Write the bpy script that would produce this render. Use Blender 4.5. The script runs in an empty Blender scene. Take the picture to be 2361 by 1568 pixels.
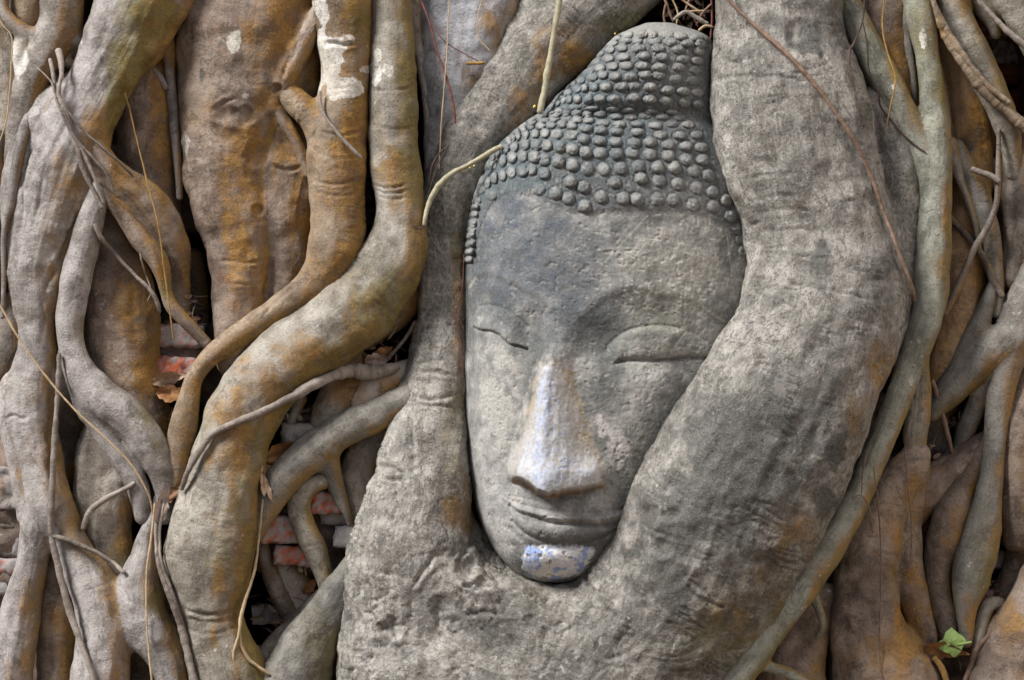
import bpy, math, random
import numpy as np
from mathutils import Vector

# ------------------------------------------------------------------ camera, sky, sun
SC = bpy.context.scene
COL = SC.collection
S = 0.0005            # one drawing unit is half a millimetre
DC = 4.0              # camera distance in metres from the plane of the roots
W2, H2 = 1180.5, 784.0

cam_d = bpy.data.cameras.new('camera'); cam = bpy.data.objects.new('camera', cam_d); COL.objects.link(cam)
cam.location = (0, -DC, 0); cam.rotation_euler = (math.radians(90), 0, 0)
cam_d.sensor_width = 36.0
cam_d.lens = 36.0 * DC / (2361 * S)
cam_d.clip_start = 0.05; cam_d.clip_end = 500
cam_d.dof.use_dof = True; cam_d.dof.focus_distance = DC - 0.07; cam_d.dof.aperture_fstop = 7.0
SC.camera = cam

SUN_EL, SUN_AZ = 44, -60      # azimuth: minus = from the left of the camera
wd = bpy.data.worlds.new('World'); SC.world = wd; wd.use_nodes = True
nt = wd.node_tree; bg = nt.nodes['Background']
sky = nt.nodes.new('ShaderNodeTexSky'); sky.sky_type = 'NISHITA'; sky.sun_disc = False
sky.sun_elevation = math.radians(SUN_EL); sky.sun_rotation = math.radians(180 + SUN_AZ)
sky.dust_density = 3.0; sky.ozone_density = 0.6; sky.air_density = 0.8
nt.links.new(sky.outputs[0], bg.inputs[0]); bg.inputs[1].default_value = 0.052  # soft daylight under trees
sd = bpy.data.lights.new('sun', 'SUN'); sun = bpy.data.objects.new('sun', sd); COL.objects.link(sun)
sd.energy = 3.4; sd.angle = math.radians(20); sd.color = (1.0, 0.98, 0.97)
el, az = math.radians(SUN_EL), math.radians(SUN_AZ)
dirv = Vector((math.sin(az) * math.cos(el), -math.cos(az) * math.cos(el), math.sin(el)))
sun.rotation_euler = dirv.to_track_quat('Z', 'Y').to_euler(); sun.location = dirv * 8
SC.view_settings.view_transform = 'Standard'; SC.view_settings.look = 'None'
SC.view_settings.exposure = 1.05; SC.view_settings.gamma = 1.0

rng = np.random.default_rng(7); random.seed(7)

# ------------------------------------------------------------------ numpy noise
_PERM = np.random.default_rng(3).permutation(256).astype(np.int32)
_PERM = np.concatenate([_PERM, _PERM])
_G = np.random.default_rng(5).normal(size=(256, 3)); _G /= np.linalg.norm(_G, axis=1)[:, None]
_G = _G.astype(np.float32)

def pnoise(p):
    """gradient noise, about -1..1; p is (N,3)"""
    p = np.asarray(p, np.float32)
    i = np.floor(p).astype(np.int32); f = p - i
    u = f * f * f * (f * (f * 6 - 15) + 10)
    i &= 255
    out = 0
    for dx in (0, 1):
        wx = u[:, 0] if dx else 1 - u[:, 0]
        a = _PERM[(i[:, 0] + dx) & 255]
        for dy in (0, 1):
            wy = u[:, 1] if dy else 1 - u[:, 1]
            b = _PERM[(a + i[:, 1] + dy) & 255]
            for dz in (0, 1):
                wz = u[:, 2] if dz else 1 - u[:, 2]
                g = _G[_PERM[(b + i[:, 2] + dz) & 255]]
                d = g[:, 0] * (f[:, 0] - dx) + g[:, 1] * (f[:, 1] - dy) + g[:, 2] * (f[:, 2] - dz)
                out = out + wx * wy * wz * d
    return out * 1.5

def fbm(p, o=3, gain=0.5):
    a, r = 1.0, 0
    for k in range(o):
        r = r + a * pnoise(p * (2.0 ** k) + 17.3 * k); a *= gain
    return r

def sstep(a, b, x):
    t = np.clip((x - a) / (b - a), 0, 1)
    return t * t * (3 - 2 * t)

def V3(*c):
    return np.stack(np.broadcast_arrays(*c), -1).astype(np.float32)

# ------------------------------------------------------------------ where things stand
def at(px, py, t):
    """picture point (2361 x 1568 grid) at t units in front of the root plane -> x, y(depth, to the camera), z in units, size factor"""
    f = (DC - t * S) / DC
    return (px - W2) * f, t, (H2 - py) * f, f

def to_pic(P):
    f = (DC - P[:, 1] * S) / DC
    return P[:, 0] / f + W2, H2 - P[:, 2] / f

def world(P):
    return np.stack([P[:, 0] * S, -P[:, 1] * S, P[:, 2] * S], -1)

def spline(pts, step):
    """Catmull-Rom through rows of pts (centripetal-free), resampled"""
    P = np.asarray(pts, np.float64)
    if len(P) == 1: return P
    Q = np.vstack([2 * P[0] - P[1], P, 2 * P[-1] - P[-2]])
    out = []
    for k in range(len(P) - 1):
        p0, p1, p2, p3 = Q[k:k + 4]
        n = max(2, int(np.linalg.norm((p2 - p1)[:3]) / step) + 1)
        u = np.linspace(0, 1, n, endpoint=False)[:, None]
        out.append(0.5 * (2 * p1 + (p2 - p0) * u + (2 * p0 - 5 * p1 + 4 * p2 - p3) * u ** 2 + (3 * p1 - p0 - 3 * p2 + p3) * u ** 3))
    out.append(P[-1:])
    R = np.vstack(out)
    R[:, 3] = np.maximum(R[:, 3], 0.6)
    return R

def chain_pts(pts, t):
    """picture points (x, y, r[, t]) -> rows x, depth, z, r"""
    n = len(pts); rows = []
    for i, p in enumerate(pts):
        if len(p) > 3: tt = p[3]
        elif isinstance(t, (tuple, list)): tt = float(np.interp(i / max(1, n - 1), np.linspace(0, 1, len(t)), t))
        else: tt = t
        x, y, z, f = at(p[0], p[1], tt)
        rows.append((x, y, z, p[2] * f))
    return rows

class C:
    """one limb of a root: spine points with radii, depth, flattening, part name"""
    def __init__(s, pts, t=0, fy=1.0, part=None, k=None):
        s.pts, s.t, s.fy, s.part, s.k = pts, t, fy, part, k

# ------------------------------------------------------------------ mesh helpers
def new_mesh(name, verts, faces, smooth=True):
    """verts in metres (N,3); faces (M,4) or (M,3) array"""
    me = bpy.data.meshes.new(name)
    verts = np.ascontiguousarray(verts, np.float32); faces = np.ascontiguousarray(faces, np.int32)
    m, c = faces.shape
    me.vertices.add(len(verts)); me.vertices.foreach_set('co', verts.ravel())
    me.loops.add(m * c); me.loops.foreach_set('vertex_index', faces.ravel())
    me.polygons.add(m); me.polygons.foreach_set('loop_start', np.arange(0, m * c, c, dtype=np.int32))
    me.update(calc_edges=True)
    if smooth: me.polygons.foreach_set('use_smooth', np.ones(m, bool))
    return me

def set_attr(me, name, kind, data):
    a = me.attributes.new(name, kind, 'POINT')
    key = {'FLOAT_VECTOR': 'vector', 'FLOAT_COLOR': 'color', 'FLOAT': 'value'}[kind]
    a.data.foreach_set(key, np.ascontiguousarray(data, np.float32).ravel())

def link(name, me, mat, parent=None, loc=None):
    o = bpy.data.objects.new(name, me); COL.objects.link(o)
    if me is not None and mat is not None: me.materials.append(mat)
    if parent is not None: o.parent = parent
    return o

def tag(o, label=None, cat=None, group=None, kind=None):
    if label: o['label'] = label
    if cat: o['category'] = cat
    if group: o['group'] = group
    if kind: o['kind'] = kind
    return o

def empty(name, loc):
    o = bpy.data.objects.new(name, None); COL.objects.link(o); o.location = loc; o.empty_display_size = 0.02
    return o

def recentre(me, o):
    """put the origin at the thing's base"""
    n = len(me.vertices); co = np.empty(n * 3, np.float32); me.vertices.foreach_get('co', co); co = co.reshape(-1, 3)
    c = co.mean(0); c[2] = co[:, 2].min()
    me.vertices.foreach_set('co', (co - c).ravel()); me.update(); o.location = Vector(c.tolist())

def vnormals(V, F):
    n = np.zeros_like(V)
    a, b, c = V[F[:, 0]], V[F[:, 1]], V[F[:, 2]]
    fn = np.cross(b - a, c - a)
    if F.shape[1] == 4: fn = fn + np.cross(c - a, V[F[:, 3]] - a)
    for k in range(F.shape[1]): 
        for ax in range(3): n[:, ax] += np.bincount(F[:, k], fn[:, ax], len(V))
    return n / np.maximum(np.linalg.norm(n, axis=1)[:, None], 1e-9)

# ------------------------------------------------------------------ surface nets
def surface_nets(Fd, org, h):
    s = Fd < 0
    nx, ny, nz = Fd.shape
    cs = [s[dx:nx - 1 + dx, dy:ny - 1 + dy, dz:nz - 1 + dz] for dx in (0, 1) for dy in (0, 1) for dz in (0, 1)]
    cnt = np.zeros(cs[0].shape, np.int8)
    for q in cs: cnt += q
    act = (cnt > 0) & (cnt < 8)
    idx = np.full(act.shape, -1, np.int32)
    ijk = np.argwhere(act)
    idx[act] = np.arange(len(ijk), dtype=np.int32)
    acc = np.zeros((len(ijk), 3), np.float32); num = np.zeros(len(ijk), np.float32)
    corners = [(dx, dy, dz) for dx in (0, 1) for dy in (0, 1) for dz in (0, 1)]
    val = {c: Fd[ijk[:, 0] + c[0], ijk[:, 1] + c[1], ijk[:, 2] + c[2]] for c in corners}
    for c in corners:
        for ax in range(3):
            if c[ax]: continue
            d = list(c); d[ax] = 1; d = tuple(d)
            va, vb = val[c], val[d]
            m = (va < 0) != (vb < 0)
            t = np.where(m, va / np.where(m, va - vb, 1), 0)
            p = np.tile(np.array(c, np.float32), (len(ijk), 1)); p[:, ax] = t
            acc += p * m[:, None]; num += m
    V = (ijk + acc / num[:, None]) * h + org
    quads = []
    for ax in range(3):
        b, c = (ax + 1) % 3, (ax + 2) % 3
        sl0 = [slice(None)] * 3; sl1 = [slice(None)] * 3
        sl0[ax] = slice(0, -1); sl1[ax] = slice(1, None)
        for q in (b, c): sl0[q] = slice(1, -1); sl1[q] = slice(1, -1)
        A, B = s[tuple(sl0)], s[tuple(sl1)]
        e = np.argwhere(A != B)
        if not len(e): continue
        e[:, b] += 1; e[:, c] += 1
        flip = s[e[:, 0], e[:, 1], e[:, 2]]
        def cell(ob, oc):
            q = e.copy(); q[:, b] += ob; q[:, c] += oc
            return idx[q[:, 0], q[:, 1], q[:, 2]]
        v0, v1, v2, v3 = cell(-1, -1), cell(0, -1), cell(0, 0), cell(-1, 0)
        Q = np.stack([v0, v1, v2, v3], 1)
        Q[~flip] = Q[~flip][:, ::-1]
        quads.append(Q)
    return V.astype(np.float32), np.vstack(quads)

# ------------------------------------------------------------------ materials
def nodes_of(name):
    m = bpy.data.materials.new(name); m.use_nodes = True
    t = m.node_tree; b = t.nodes['Principled BSDF']
    return m, t, b

class N:
    """small node-graph helper"""
    def __init__(s, t): s.t = t
    def new(s, k, **kw):
        n = s.t.nodes.new(k)
        for a, v in kw.items(): setattr(n, a, v)
        return n
    def put(s, sock, v):
        if hasattr(v, 'is_linked') or hasattr(v, 'links'): s.t.links.new(v, sock)
        else: sock.default_value = v
    def math(s, op, a, b=0.0, c=0.0, clamp=False):
        n = s.new('ShaderNodeMath', operation=op, use_clamp=clamp)
        s.put(n.inputs[0], a); s.put(n.inputs[1], b); s.put(n.inputs[2], c)
        return n.outputs[0]
    def noise(s, vec, scale, detail=3.0, rough=0.55, dist=0.0):
        n = s.new('ShaderNodeTexNoise'); s.put(n.inputs['Vector'], vec)
        n.inputs['Scale'].default_value = scale; n.inputs['Detail'].default_value = detail
        n.inputs['Roughness'].default_value = rough; n.inputs['Distortion'].default_value = dist
        return n.outputs[0]
    def ramp(s, v, a, b, lo=0.0, hi=1.0):
        n = s.new('ShaderNodeMapRange', interpolation_type='SMOOTHSTEP')
        s.put(n.inputs[0], v); n.inputs[1].default_value = a; n.inputs[2].default_value = b
        n.inputs[3].default_value = lo; n.inputs[4].default_value = hi
        return n.outputs[0]
    def mix(s, f, a, b, mode='MIX'):
        n = s.new('ShaderNodeMix', data_type='RGBA', blend_type=mode)
        s.put(n.inputs[0], f)
        for sock, v in ((n.inputs[6], a), (n.inputs[7], b)):
            if isinstance(v, tuple): sock.default_value = (*v, 1) if len(v) == 3 else v
            else: s.t.links.new(v, sock)
        return n.outputs[2]
    def scalev(s, v, xyz):
        n = s.new('ShaderNodeVectorMath', operation='MULTIPLY'); s.put(n.inputs[0], v); n.inputs[1].default_value = xyz
        return n.outputs[0]

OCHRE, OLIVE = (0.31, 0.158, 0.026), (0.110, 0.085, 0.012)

def bark(name, base, light, ochre=0.35, olive=0.0, dark=0.3, ring=0.5, fibre=0.4, rust=0.15, speck=0.85, fine=1.25, mottle=0.0, flake=1.0):
    tone = lambda q: tuple(0.90 * (x * 0.92 + 0.08 * sum(q) / 3) for x in q)
    base, light = tone(base), tone(light)
    m, t, b = nodes_of(name); g = N(t)
    pos0 = g.new('ShaderNodeNewGeometry').outputs['Position']
    rnd = g.new('ShaderNodeObjectInfo').outputs['Random']
    va = g.new('ShaderNodeVectorMath', operation='ADD'); t.links.new(pos0, va.inputs[0])
    cx = g.new('ShaderNodeCombineXYZ'); t.links.new(g.math('MULTIPLY', rnd, 7.0), cx.inputs[0]); t.links.new(cx.outputs[0], va.inputs[1])
    pos = va.outputs[0]
    rc = g.new('ShaderNodeAttribute', attribute_name='rc').outputs['Vector']
    st = g.new('ShaderNodeAttribute', attribute_name='st')
    sep = g.new('ShaderNodeSeparateColor'); t.links.new(st.outputs['Color'], sep.inputs[0])
    so, sw, sdk, sg = sep.outputs[0], sep.outputs[1], sep.outputs[2], st.outputs['Alpha']
    nbig = g.noise(pos, 9, 4, 0.6, 0.6)
    nmid = g.noise(pos, 42, 4, 0.65, 0.4)
    nfin = g.noise(pos, 330, 3, 0.7)
    ngrit = g.noise(pos, 900, 2, 0.6)
    fib = g.noise(g.scalev(rc, (2.2, 30, 3)), 1.0, 3, 0.6, 0.3)
    rngs = g.noise(g.scalev(rc, (17, 1.5, 2)), 1.0, 3, 0.6, 0.8)
    # ground tone
    c = g.mix(g.ramp(g.math('ADD', g.math('MULTIPLY', nbig, 0.6), g.math('MULTIPLY', nmid, 0.4)), 0.40, 0.60), tuple(0.86 * q for q in base), tuple(1.08 * q for q in light))
    c = g.mix(g.ramp(fib, 0.35, 0.7, 0.0, 0.35 * fibre), c, (light[0] * 1.25, light[1] * 1.25, light[2] * 1.28))
    if mottle:
        mo = g.noise(g.scalev(rc, (4.2, 7.5, 1.5)), 1.0, 7, 0.75, 0.8)
        c = g.mix(g.math('MULTIPLY', g.ramp(mo, 0.50, 0.62), 0.85 * mottle), c, (0.085, 0.083, 0.075))
        c = g.mix(g.math('MULTIPLY', g.ramp(mo, 0.46, 0.36), 0.6 * mottle), c, (0.47, 0.45, 0.405))
    pe = g.noise(pos, 40, 6, 0.72, 1.2)
    peel = g.math('MULTIPLY', g.ramp(pe, 0.545, 0.562), g.ramp(g.noise(pos, 13, 2, 0.5), 0.44, 0.56))
    c = g.mix(g.math('MULTIPLY', peel, 0.42 * flake), c, tuple(0.62 * q for q in base))
    # rusty-brown breaks in the skin
    nr = g.noise(pos, 26, 5, 0.7, 1.0)
    c = g.mix(g.math('MULTIPLY', g.ramp(nr, 0.56, 0.72), rust), c, (0.25, 0.115, 0.05))
    # ochre algae
    no = g.noise(g.scalev(pos, (1, 1, 0.55)), 34, 5, 0.7, 0.8)
    grain = g.math('ADD', g.math('MULTIPLY', g.math('SUBTRACT', nfin, 0.5), 1.5), g.math('ADD', g.math('MULTIPLY', g.math('SUBTRACT', no, 0.5), 1.5), g.math('MULTIPLY', g.math('SUBTRACT', ngrit, 0.5), 1.2)))
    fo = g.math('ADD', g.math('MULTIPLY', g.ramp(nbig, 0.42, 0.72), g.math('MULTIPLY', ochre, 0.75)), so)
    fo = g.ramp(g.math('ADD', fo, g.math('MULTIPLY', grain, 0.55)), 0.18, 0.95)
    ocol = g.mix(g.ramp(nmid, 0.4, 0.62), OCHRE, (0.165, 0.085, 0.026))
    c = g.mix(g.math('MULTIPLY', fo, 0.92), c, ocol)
    # olive / green algae, doubling as painted shade on right flanks
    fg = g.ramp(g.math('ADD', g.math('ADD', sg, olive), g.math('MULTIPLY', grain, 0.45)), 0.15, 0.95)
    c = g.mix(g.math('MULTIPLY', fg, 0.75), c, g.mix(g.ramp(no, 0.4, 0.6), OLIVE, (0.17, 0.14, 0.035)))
    # dark mould, crease lines, painted shade on the right limb
    fd = g.ramp(g.math('ADD', g.math('ADD', sdk, g.math('MULTIPLY', g.ramp(g.noise(pos, 15, 4, 0.7), 0.5, 0.75), dark)),
                       g.math('MULTIPLY', g.math('ADD', grain, g.math('MULTIPLY', g.math('SUBTRACT', nmid, 0.5), 2.0)), 0.85)), 0.22, 1.0)
    c = g.mix(g.math('MULTIPLY', fd, 0.8), c, (0.06, 0.058, 0.05))
    # white lichen, and the painted highlight on the right limb
    fw = g.ramp(g.math('ADD', sw, g.math('ADD', g.math('MULTIPLY', grain, 0.45), g.math('MULTIPLY', g.math('SUBTRACT', nmid, 0.5), 1.6))), 0.35, 0.95)
    c = g.mix(g.math('MULTIPLY', fw, 0.88), c, g.mix(g.ramp(no, 0.42, 0.6), (0.55, 0.51, 0.43), (0.68, 0.655, 0.60)))
    # cracks across the root, fibres along it, dark pores
    cr = g.math('MULTIPLY', g.ramp(g.math('ABSOLUTE', g.math('SUBTRACT', rngs, 0.5)), 0.0, 0.022, 1.0, 0.0),
                g.ramp(g.noise(pos, 20, 3, 0.6), 0.54, 0.68))
    c = g.mix(g.math('MULTIPLY', cr, min(1.0, 0.6 * ring)), c, (0.075, 0.055, 0.04))
    pore = g.ramp(nfin, 0.30, 0.42, 1.0, 0.0)
    c = g.mix(g.math('MULTIPLY', pore, 0.55 * speck), c, (0.085, 0.07, 0.055))
    pale = g.ramp(ngrit, 0.58, 0.72)
    c = g.mix(g.math('MULTIPLY', pale, 0.30 * speck), c, (0.6, 0.56, 0.5))
    fl = g.math('MULTIPLY', g.ramp(g.noise(pos, 150, 1, 0.4), 0.71, 0.76), g.ramp(g.noise(pos, 11, 2, 0.5), 0.5, 0.62))
    c = g.mix(g.math('MULTIPLY', fl, 0.4), c, (0.62, 0.6, 0.55))
    vv = g.math('ADD', g.math('ADD', 0.90, g.math('MULTIPLY', rnd, 0.2)), g.math('ADD', g.math('MULTIPLY', g.math('SUBTRACT', nfin, 0.5), 1.1 * speck), g.math('MULTIPLY', g.math('SUBTRACT', nmid, 0.5), 0.35)))
    vc = g.new('ShaderNodeCombineColor'); [t.links.new(vv, q) for q in vc.inputs]
    c = g.mix(1.0, c, vc.outputs[0], 'MULTIPLY')
    t.links.new(c, b.inputs['Base Color'])
    b.inputs['Roughness'].default_value = 0.62; b.inputs['Specular IOR Level'].default_value = 0.35
    hgt = g.math('ADD', g.math('MULTIPLY', nfin, 0.8 * fine), g.math('MULTIPLY', ngrit, 0.35 * fine))
    hgt = g.math('ADD', hgt, g.math('MULTIPLY', fib, 0.4 * fibre))
    hgt = g.math('SUBTRACT', hgt, g.math('MULTIPLY', cr, 0.8 * ring))
    hgt = g.math('ADD', hgt, g.math('MULTIPLY', rngs, 0.14 * ring))
    hgt = g.math('ADD', hgt, g.math('MULTIPLY', nmid, 0.5))
    hgt = g.math('SUBTRACT', hgt, g.math('MULTIPLY', peel, 0.55 * flake))
    bp = g.new('ShaderNodeBump'); bp.inputs['Strength'].default_value = 0.75; bp.inputs['Distance'].default_value = 0.0016
    t.links.new(hgt, bp.inputs['Height']); t.links.new(bp.outputs[0], b.inputs['Normal'])
    return m

def plain(name, col, col2=None, rough=0.75, scale=120, bump=0.4, spec=0.25):
    m, t, b = nodes_of(name); g = N(t)
    pos = g.new('ShaderNodeNewGeometry').outputs['Position']
    n1 = g.noise(pos, scale, 4, 0.65); n2 = g.noise(pos, scale * 6, 2, 0.6)
    col2 = col2 or tuple(x * 0.6 for x in col)
    c = g.mix(g.ramp(g.math('ADD', g.math('MULTIPLY', n1, 0.7), g.math('MULTIPLY', n2, 0.3)), 0.38, 0.62), col2, col)
    t.links.new(c, b.inputs['Base Color']); b.inputs['Roughness'].default_value = rough
    b.inputs['Specular IOR Level'].default_value = spec
    bp = g.new('ShaderNodeBump'); bp.inputs['Strength'].default_value = bump; bp.inputs['Distance'].default_value = 0.0008
    t.links.new(n2, bp.inputs['Height']); t.links.new(bp.outputs[0], b.inputs['Normal'])
    return m

def tinted(name, rough=0.85, grit=0.5, scale=500, bump=0.5):
    """colour from the mesh's own 'tint' attribute, grain from noise"""
    m, t, b = nodes_of(name); g = N(t)
    pos = g.new('ShaderNodeNewGeometry').outputs['Position']
    tc = g.new('ShaderNodeAttribute', attribute_name='tint').outputs['Color']
    n1 = g.noise(pos, scale, 3, 0.75); n2 = g.noise(pos, scale * 2.4, 2, 0.6); n3 = g.noise(pos, 90, 4, 0.7)
    c = g.mix(g.math('MULTIPLY', g.ramp(n1, 0.34, 0.48, 1, 0), grit), tc, g.mix(1.0, tc, (0.38, 0.38, 0.40), 'MULTIPLY'))
    c = g.mix(g.math('MULTIPLY', g.ramp(n2, 0.60, 0.70), grit * 0.55), c, (0.5, 0.47, 0.42))
    c = g.mix(g.math('MULTIPLY', g.ramp(n3, 0.52, 0.7), 0.22), c, (0.40, 0.37, 0.32))
    t.links.new(c, b.inputs['Base Color']); b.inputs['Roughness'].default_value = rough
    b.inputs['Specular IOR Level'].default_value = 0.2
    h = g.math('ADD', g.math('MULTIPLY', n1, 0.8), g.math('MULTIPLY', n3, 1.0))
    bp = g.new('ShaderNodeBump'); bp.inputs['Strength'].default_value = bump; bp.inputs['Distance'].default_value = 0.001
    t.links.new(h, bp.inputs['Height']); t.links.new(bp.outputs[0], b.inputs['Normal'])
    return m

GREY, PALE = (0.19, 0.157, 0.124), (0.36, 0.318, 0.275)
M = {
    'grey':   bark('grey bark', GREY, PALE, ochre=0.25, ring=0.4),
    'lilac':  bark('lilac grey bark', (0.195, 0.165, 0.142), (0.36, 0.325, 0.30), ochre=0.2, ring=0.3, fibre=0.6),
    'ochre':  bark('ochre bark', (0.20, 0.135, 0.075), (0.345, 0.255, 0.165), ochre=0.75, rust=0.35, ring=0.8),
    'brown':  bark('brown bark', (0.168, 0.115, 0.08), (0.335, 0.255, 0.192), ochre=0.62, rust=0.45, ring=0.9),
    'wrink':  bark('wrinkled pale bark', (0.25, 0.205, 0.155), (0.42, 0.37, 0.31), ochre=0.3, ring=1.1, rust=0.25),
    'olive':  bark('olive bark', (0.20, 0.172, 0.125), (0.36, 0.325, 0.265), ochre=0.35, olive=0.2, ring=0.4, fibre=0.8),
    'green':  bark('green grey bark', (0.19, 0.188, 0.14), (0.33, 0.33, 0.265), ochre=0.2, olive=0.26, ring=0.3, fibre=0.9),
    'trunk':  bark('mottled trunk bark', (0.165, 0.149, 0.122), (0.33, 0.305, 0.262), ochre=0.24, dark=0.9, ring=0.9, fibre=0.25, speck=1.3, fine=1.4, mottle=0.85),
    'pale':   bark('bluish pale bark', (0.26, 0.26, 0.27), (0.45, 0.45, 0.47), ochre=0.0, dark=0.4, ring=0.2, fibre=0.7, rust=0.05),
    'shade':  bark('dark brown bark', (0.105, 0.08, 0.06), (0.21, 0.17, 0.135), ochre=0.35, rust=0.3, ring=0.6),
    'orange': bark('orange bark', (0.23, 0.135, 0.06), (0.34, 0.22, 0.11), ochre=0.75, rust=0.5, ring=0.8),
    'slate':  bark('slate grey bark', (0.155, 0.142, 0.116), (0.265, 0.245, 0.205), ochre=0.26, olive=0.12, ring=0.3, fibre=0.7),
}

# ------------------------------------------------------------------ how far forward the surface stands, for laying rootlets on it
ZB = np.full((340, 500), -900.0); ZST = 6.0; ZX0, ZY0 = -320, -240
def zfill(V):
    px, py = to_pic(V)
    i = ((py - ZY0) / ZST).astype(int); j = ((px - ZX0) / ZST).astype(int)
    m = (i >= 0) & (i < ZB.shape[0]) & (j >= 0) & (j < ZB.shape[1])
    np.maximum.at(ZB, (i[m], j[m]), V[m, 1])
def front(px, py):
    i = np.clip(((np.asarray(py) - ZY0) / ZST).astype(int), 1, ZB.shape[0] - 2); j = np.clip(((np.asarray(px) - ZX0) / ZST).astype(int), 1, ZB.shape[1] - 2)
    return np.maximum.reduce([ZB[i, j], ZB[i - 1, j], ZB[i + 1, j], ZB[i, j - 1], ZB[i, j + 1]])

# ------------------------------------------------------------------ root builder
ROOTS = []
def field_of(chains, h, k):
    dense = []
    for c in chains:
        rows = chain_pts(c.pts, c.t)
        rmin = min(r[3] for r in rows)
        dense.append(spline(rows, max(3.0, rmin * 0.35)))
    lo = np.min([(d[:, :3] - d[:, 3:4]).min(0) for d in dense], 0) - 4 * h - 4
    hi = np.max([(d[:, :3] + d[:, 3:4]).max(0) for d in dense], 0) + 4 * h + 4
    n = np.ceil((hi - lo) / h).astype(int) + 1
    Fd = np.full(n, 60.0, np.float32)
    ax = [lo[i] + h * np.arange(n[i]) for i in range(3)]
    for c, d in zip(chains, dense):
        kk = c.k if c.k is not None else k
        mar = 3 * h + kk
        clo = np.maximum(((d[:, :3] - d[:, 3:4]).min(0) - mar - lo) / h, 0).astype(int)
        chi = np.minimum(((d[:, :3] + d[:, 3:4]).max(0) + mar - lo) / h + 2, n).astype(int)
        loc = np.full(chi - clo, 60.0, np.float32)
        for a, b in zip(d[:-1], d[1:]):
            r = max(a[3], b[3]) + mar
            i0 = np.maximum((np.minimum(a[:3], b[:3]) - r - lo) / h, clo).astype(int)
            i1 = np.minimum((np.maximum(a[:3], b[:3]) + r - lo) / h + 2, chi).astype(int)
            if (i1 <= i0).any(): continue
            X = ax[0][i0[0]:i1[0], None, None]; Y = ax[1][None, i0[1]:i1[1], None]; Z = ax[2][None, None, i0[2]:i1[2]]
            fy = c.fy
            pa = (X - a[0], (Y - a[1]) / fy, Z - a[2])
            ba = (b[0] - a[0], (b[1] - a[1]) / fy, b[2] - a[2])
            bb = ba[0] ** 2 + ba[1] ** 2 + ba[2] ** 2 + 1e-9
            hh = np.clip((pa[0] * ba[0] + pa[1] * ba[1] + pa[2] * ba[2]) / bb, 0, 1)
            q = np.sqrt((pa[0] - ba[0] * hh) ** 2 + (pa[1] - ba[1] * hh) ** 2 + (pa[2] - ba[2] * hh) ** 2) - (a[3] + hh * (b[3] - a[3]))
            sl = tuple(slice(i0[i] - clo[i], i1[i] - clo[i]) for i in range(3))
            np.minimum(loc[sl], q.astype(np.float32), out=loc[sl])
        sl = tuple(slice(clo[i], chi[i]) for i in range(3))
        A = Fd[sl]
        if kk > 0:
            m = np.maximum(kk - np.abs(A - loc), 0) / kk
            Fd[sl] = np.minimum(A, loc) - m * m * kk * 0.25
        else: Fd[sl] = np.minimum(A, loc)
    return Fd, lo, dense

def root_coords(V, chains, dense):
    """for each vertex: nearest limb, distance along it, angle round it (0 = facing camera), radius, lateral -1..1"""
    n = len(V); best = np.full(n, 1e9, np.float32)
    s = np.zeros(n, np.float32); th = np.zeros(n, np.float32); rr = np.ones(n, np.float32); lat = np.zeros(n, np.float32); ci = np.zeros(n, np.int32)
    for k, d in enumerate(dense):
        P = d[:, :3]; T = np.gradient(P, axis=0); ln = np.linalg.norm(T, axis=1); T /= np.maximum(ln, 1e-6)[:, None]
        arc = np.concatenate([[0], np.cumsum(np.linalg.norm(np.diff(P, axis=0), axis=1))]) + 700.0 * k
        R = np.cross(T, [0, 1.0, 0]); R /= np.maximum(np.linalg.norm(R, axis=1), 1e-6)[:, None]
        sgn = np.where(R[:, 0] + 0.25 * -R[:, 2] < 0, -1, 1); 
        sg = 1 if sgn.mean() >= 0 else -1
        R *= sg
        for q in range(0, n, 20000):
            v = V[q:q + 20000]
            D2 = (v ** 2).sum(1)[:, None] - 2 * v @ P.T + (P ** 2).sum(1)[None]
            dd = np.sqrt(np.maximum(D2, 0)) - d[None, :, 3]
            j = dd.argmin(1); val = dd[np.arange(len(v)), j]
            m = val < best[q:q + 20000]
            off = v - P[j]
            lx = (off * R[j]).sum(1); fwd = off[:, 1]
            sl = slice(q, q + len(v))
            best[sl] = np.where(m, val, best[sl])
            s[sl] = np.where(m, arc[j] + (off * T[j]).sum(1), s[sl])
            th[sl] = np.where(m, np.arctan2(lx, fwd), th[sl])
            rr[sl] = np.where(m, d[j, 3], rr[sl])
            lat[sl] = np.where(m, np.clip(lx / d[j, 3], -1.2, 1.2), lat[sl])
            ci[sl] = np.where(m, k, ci[sl])
    return s, th, rr, lat, ci

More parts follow.
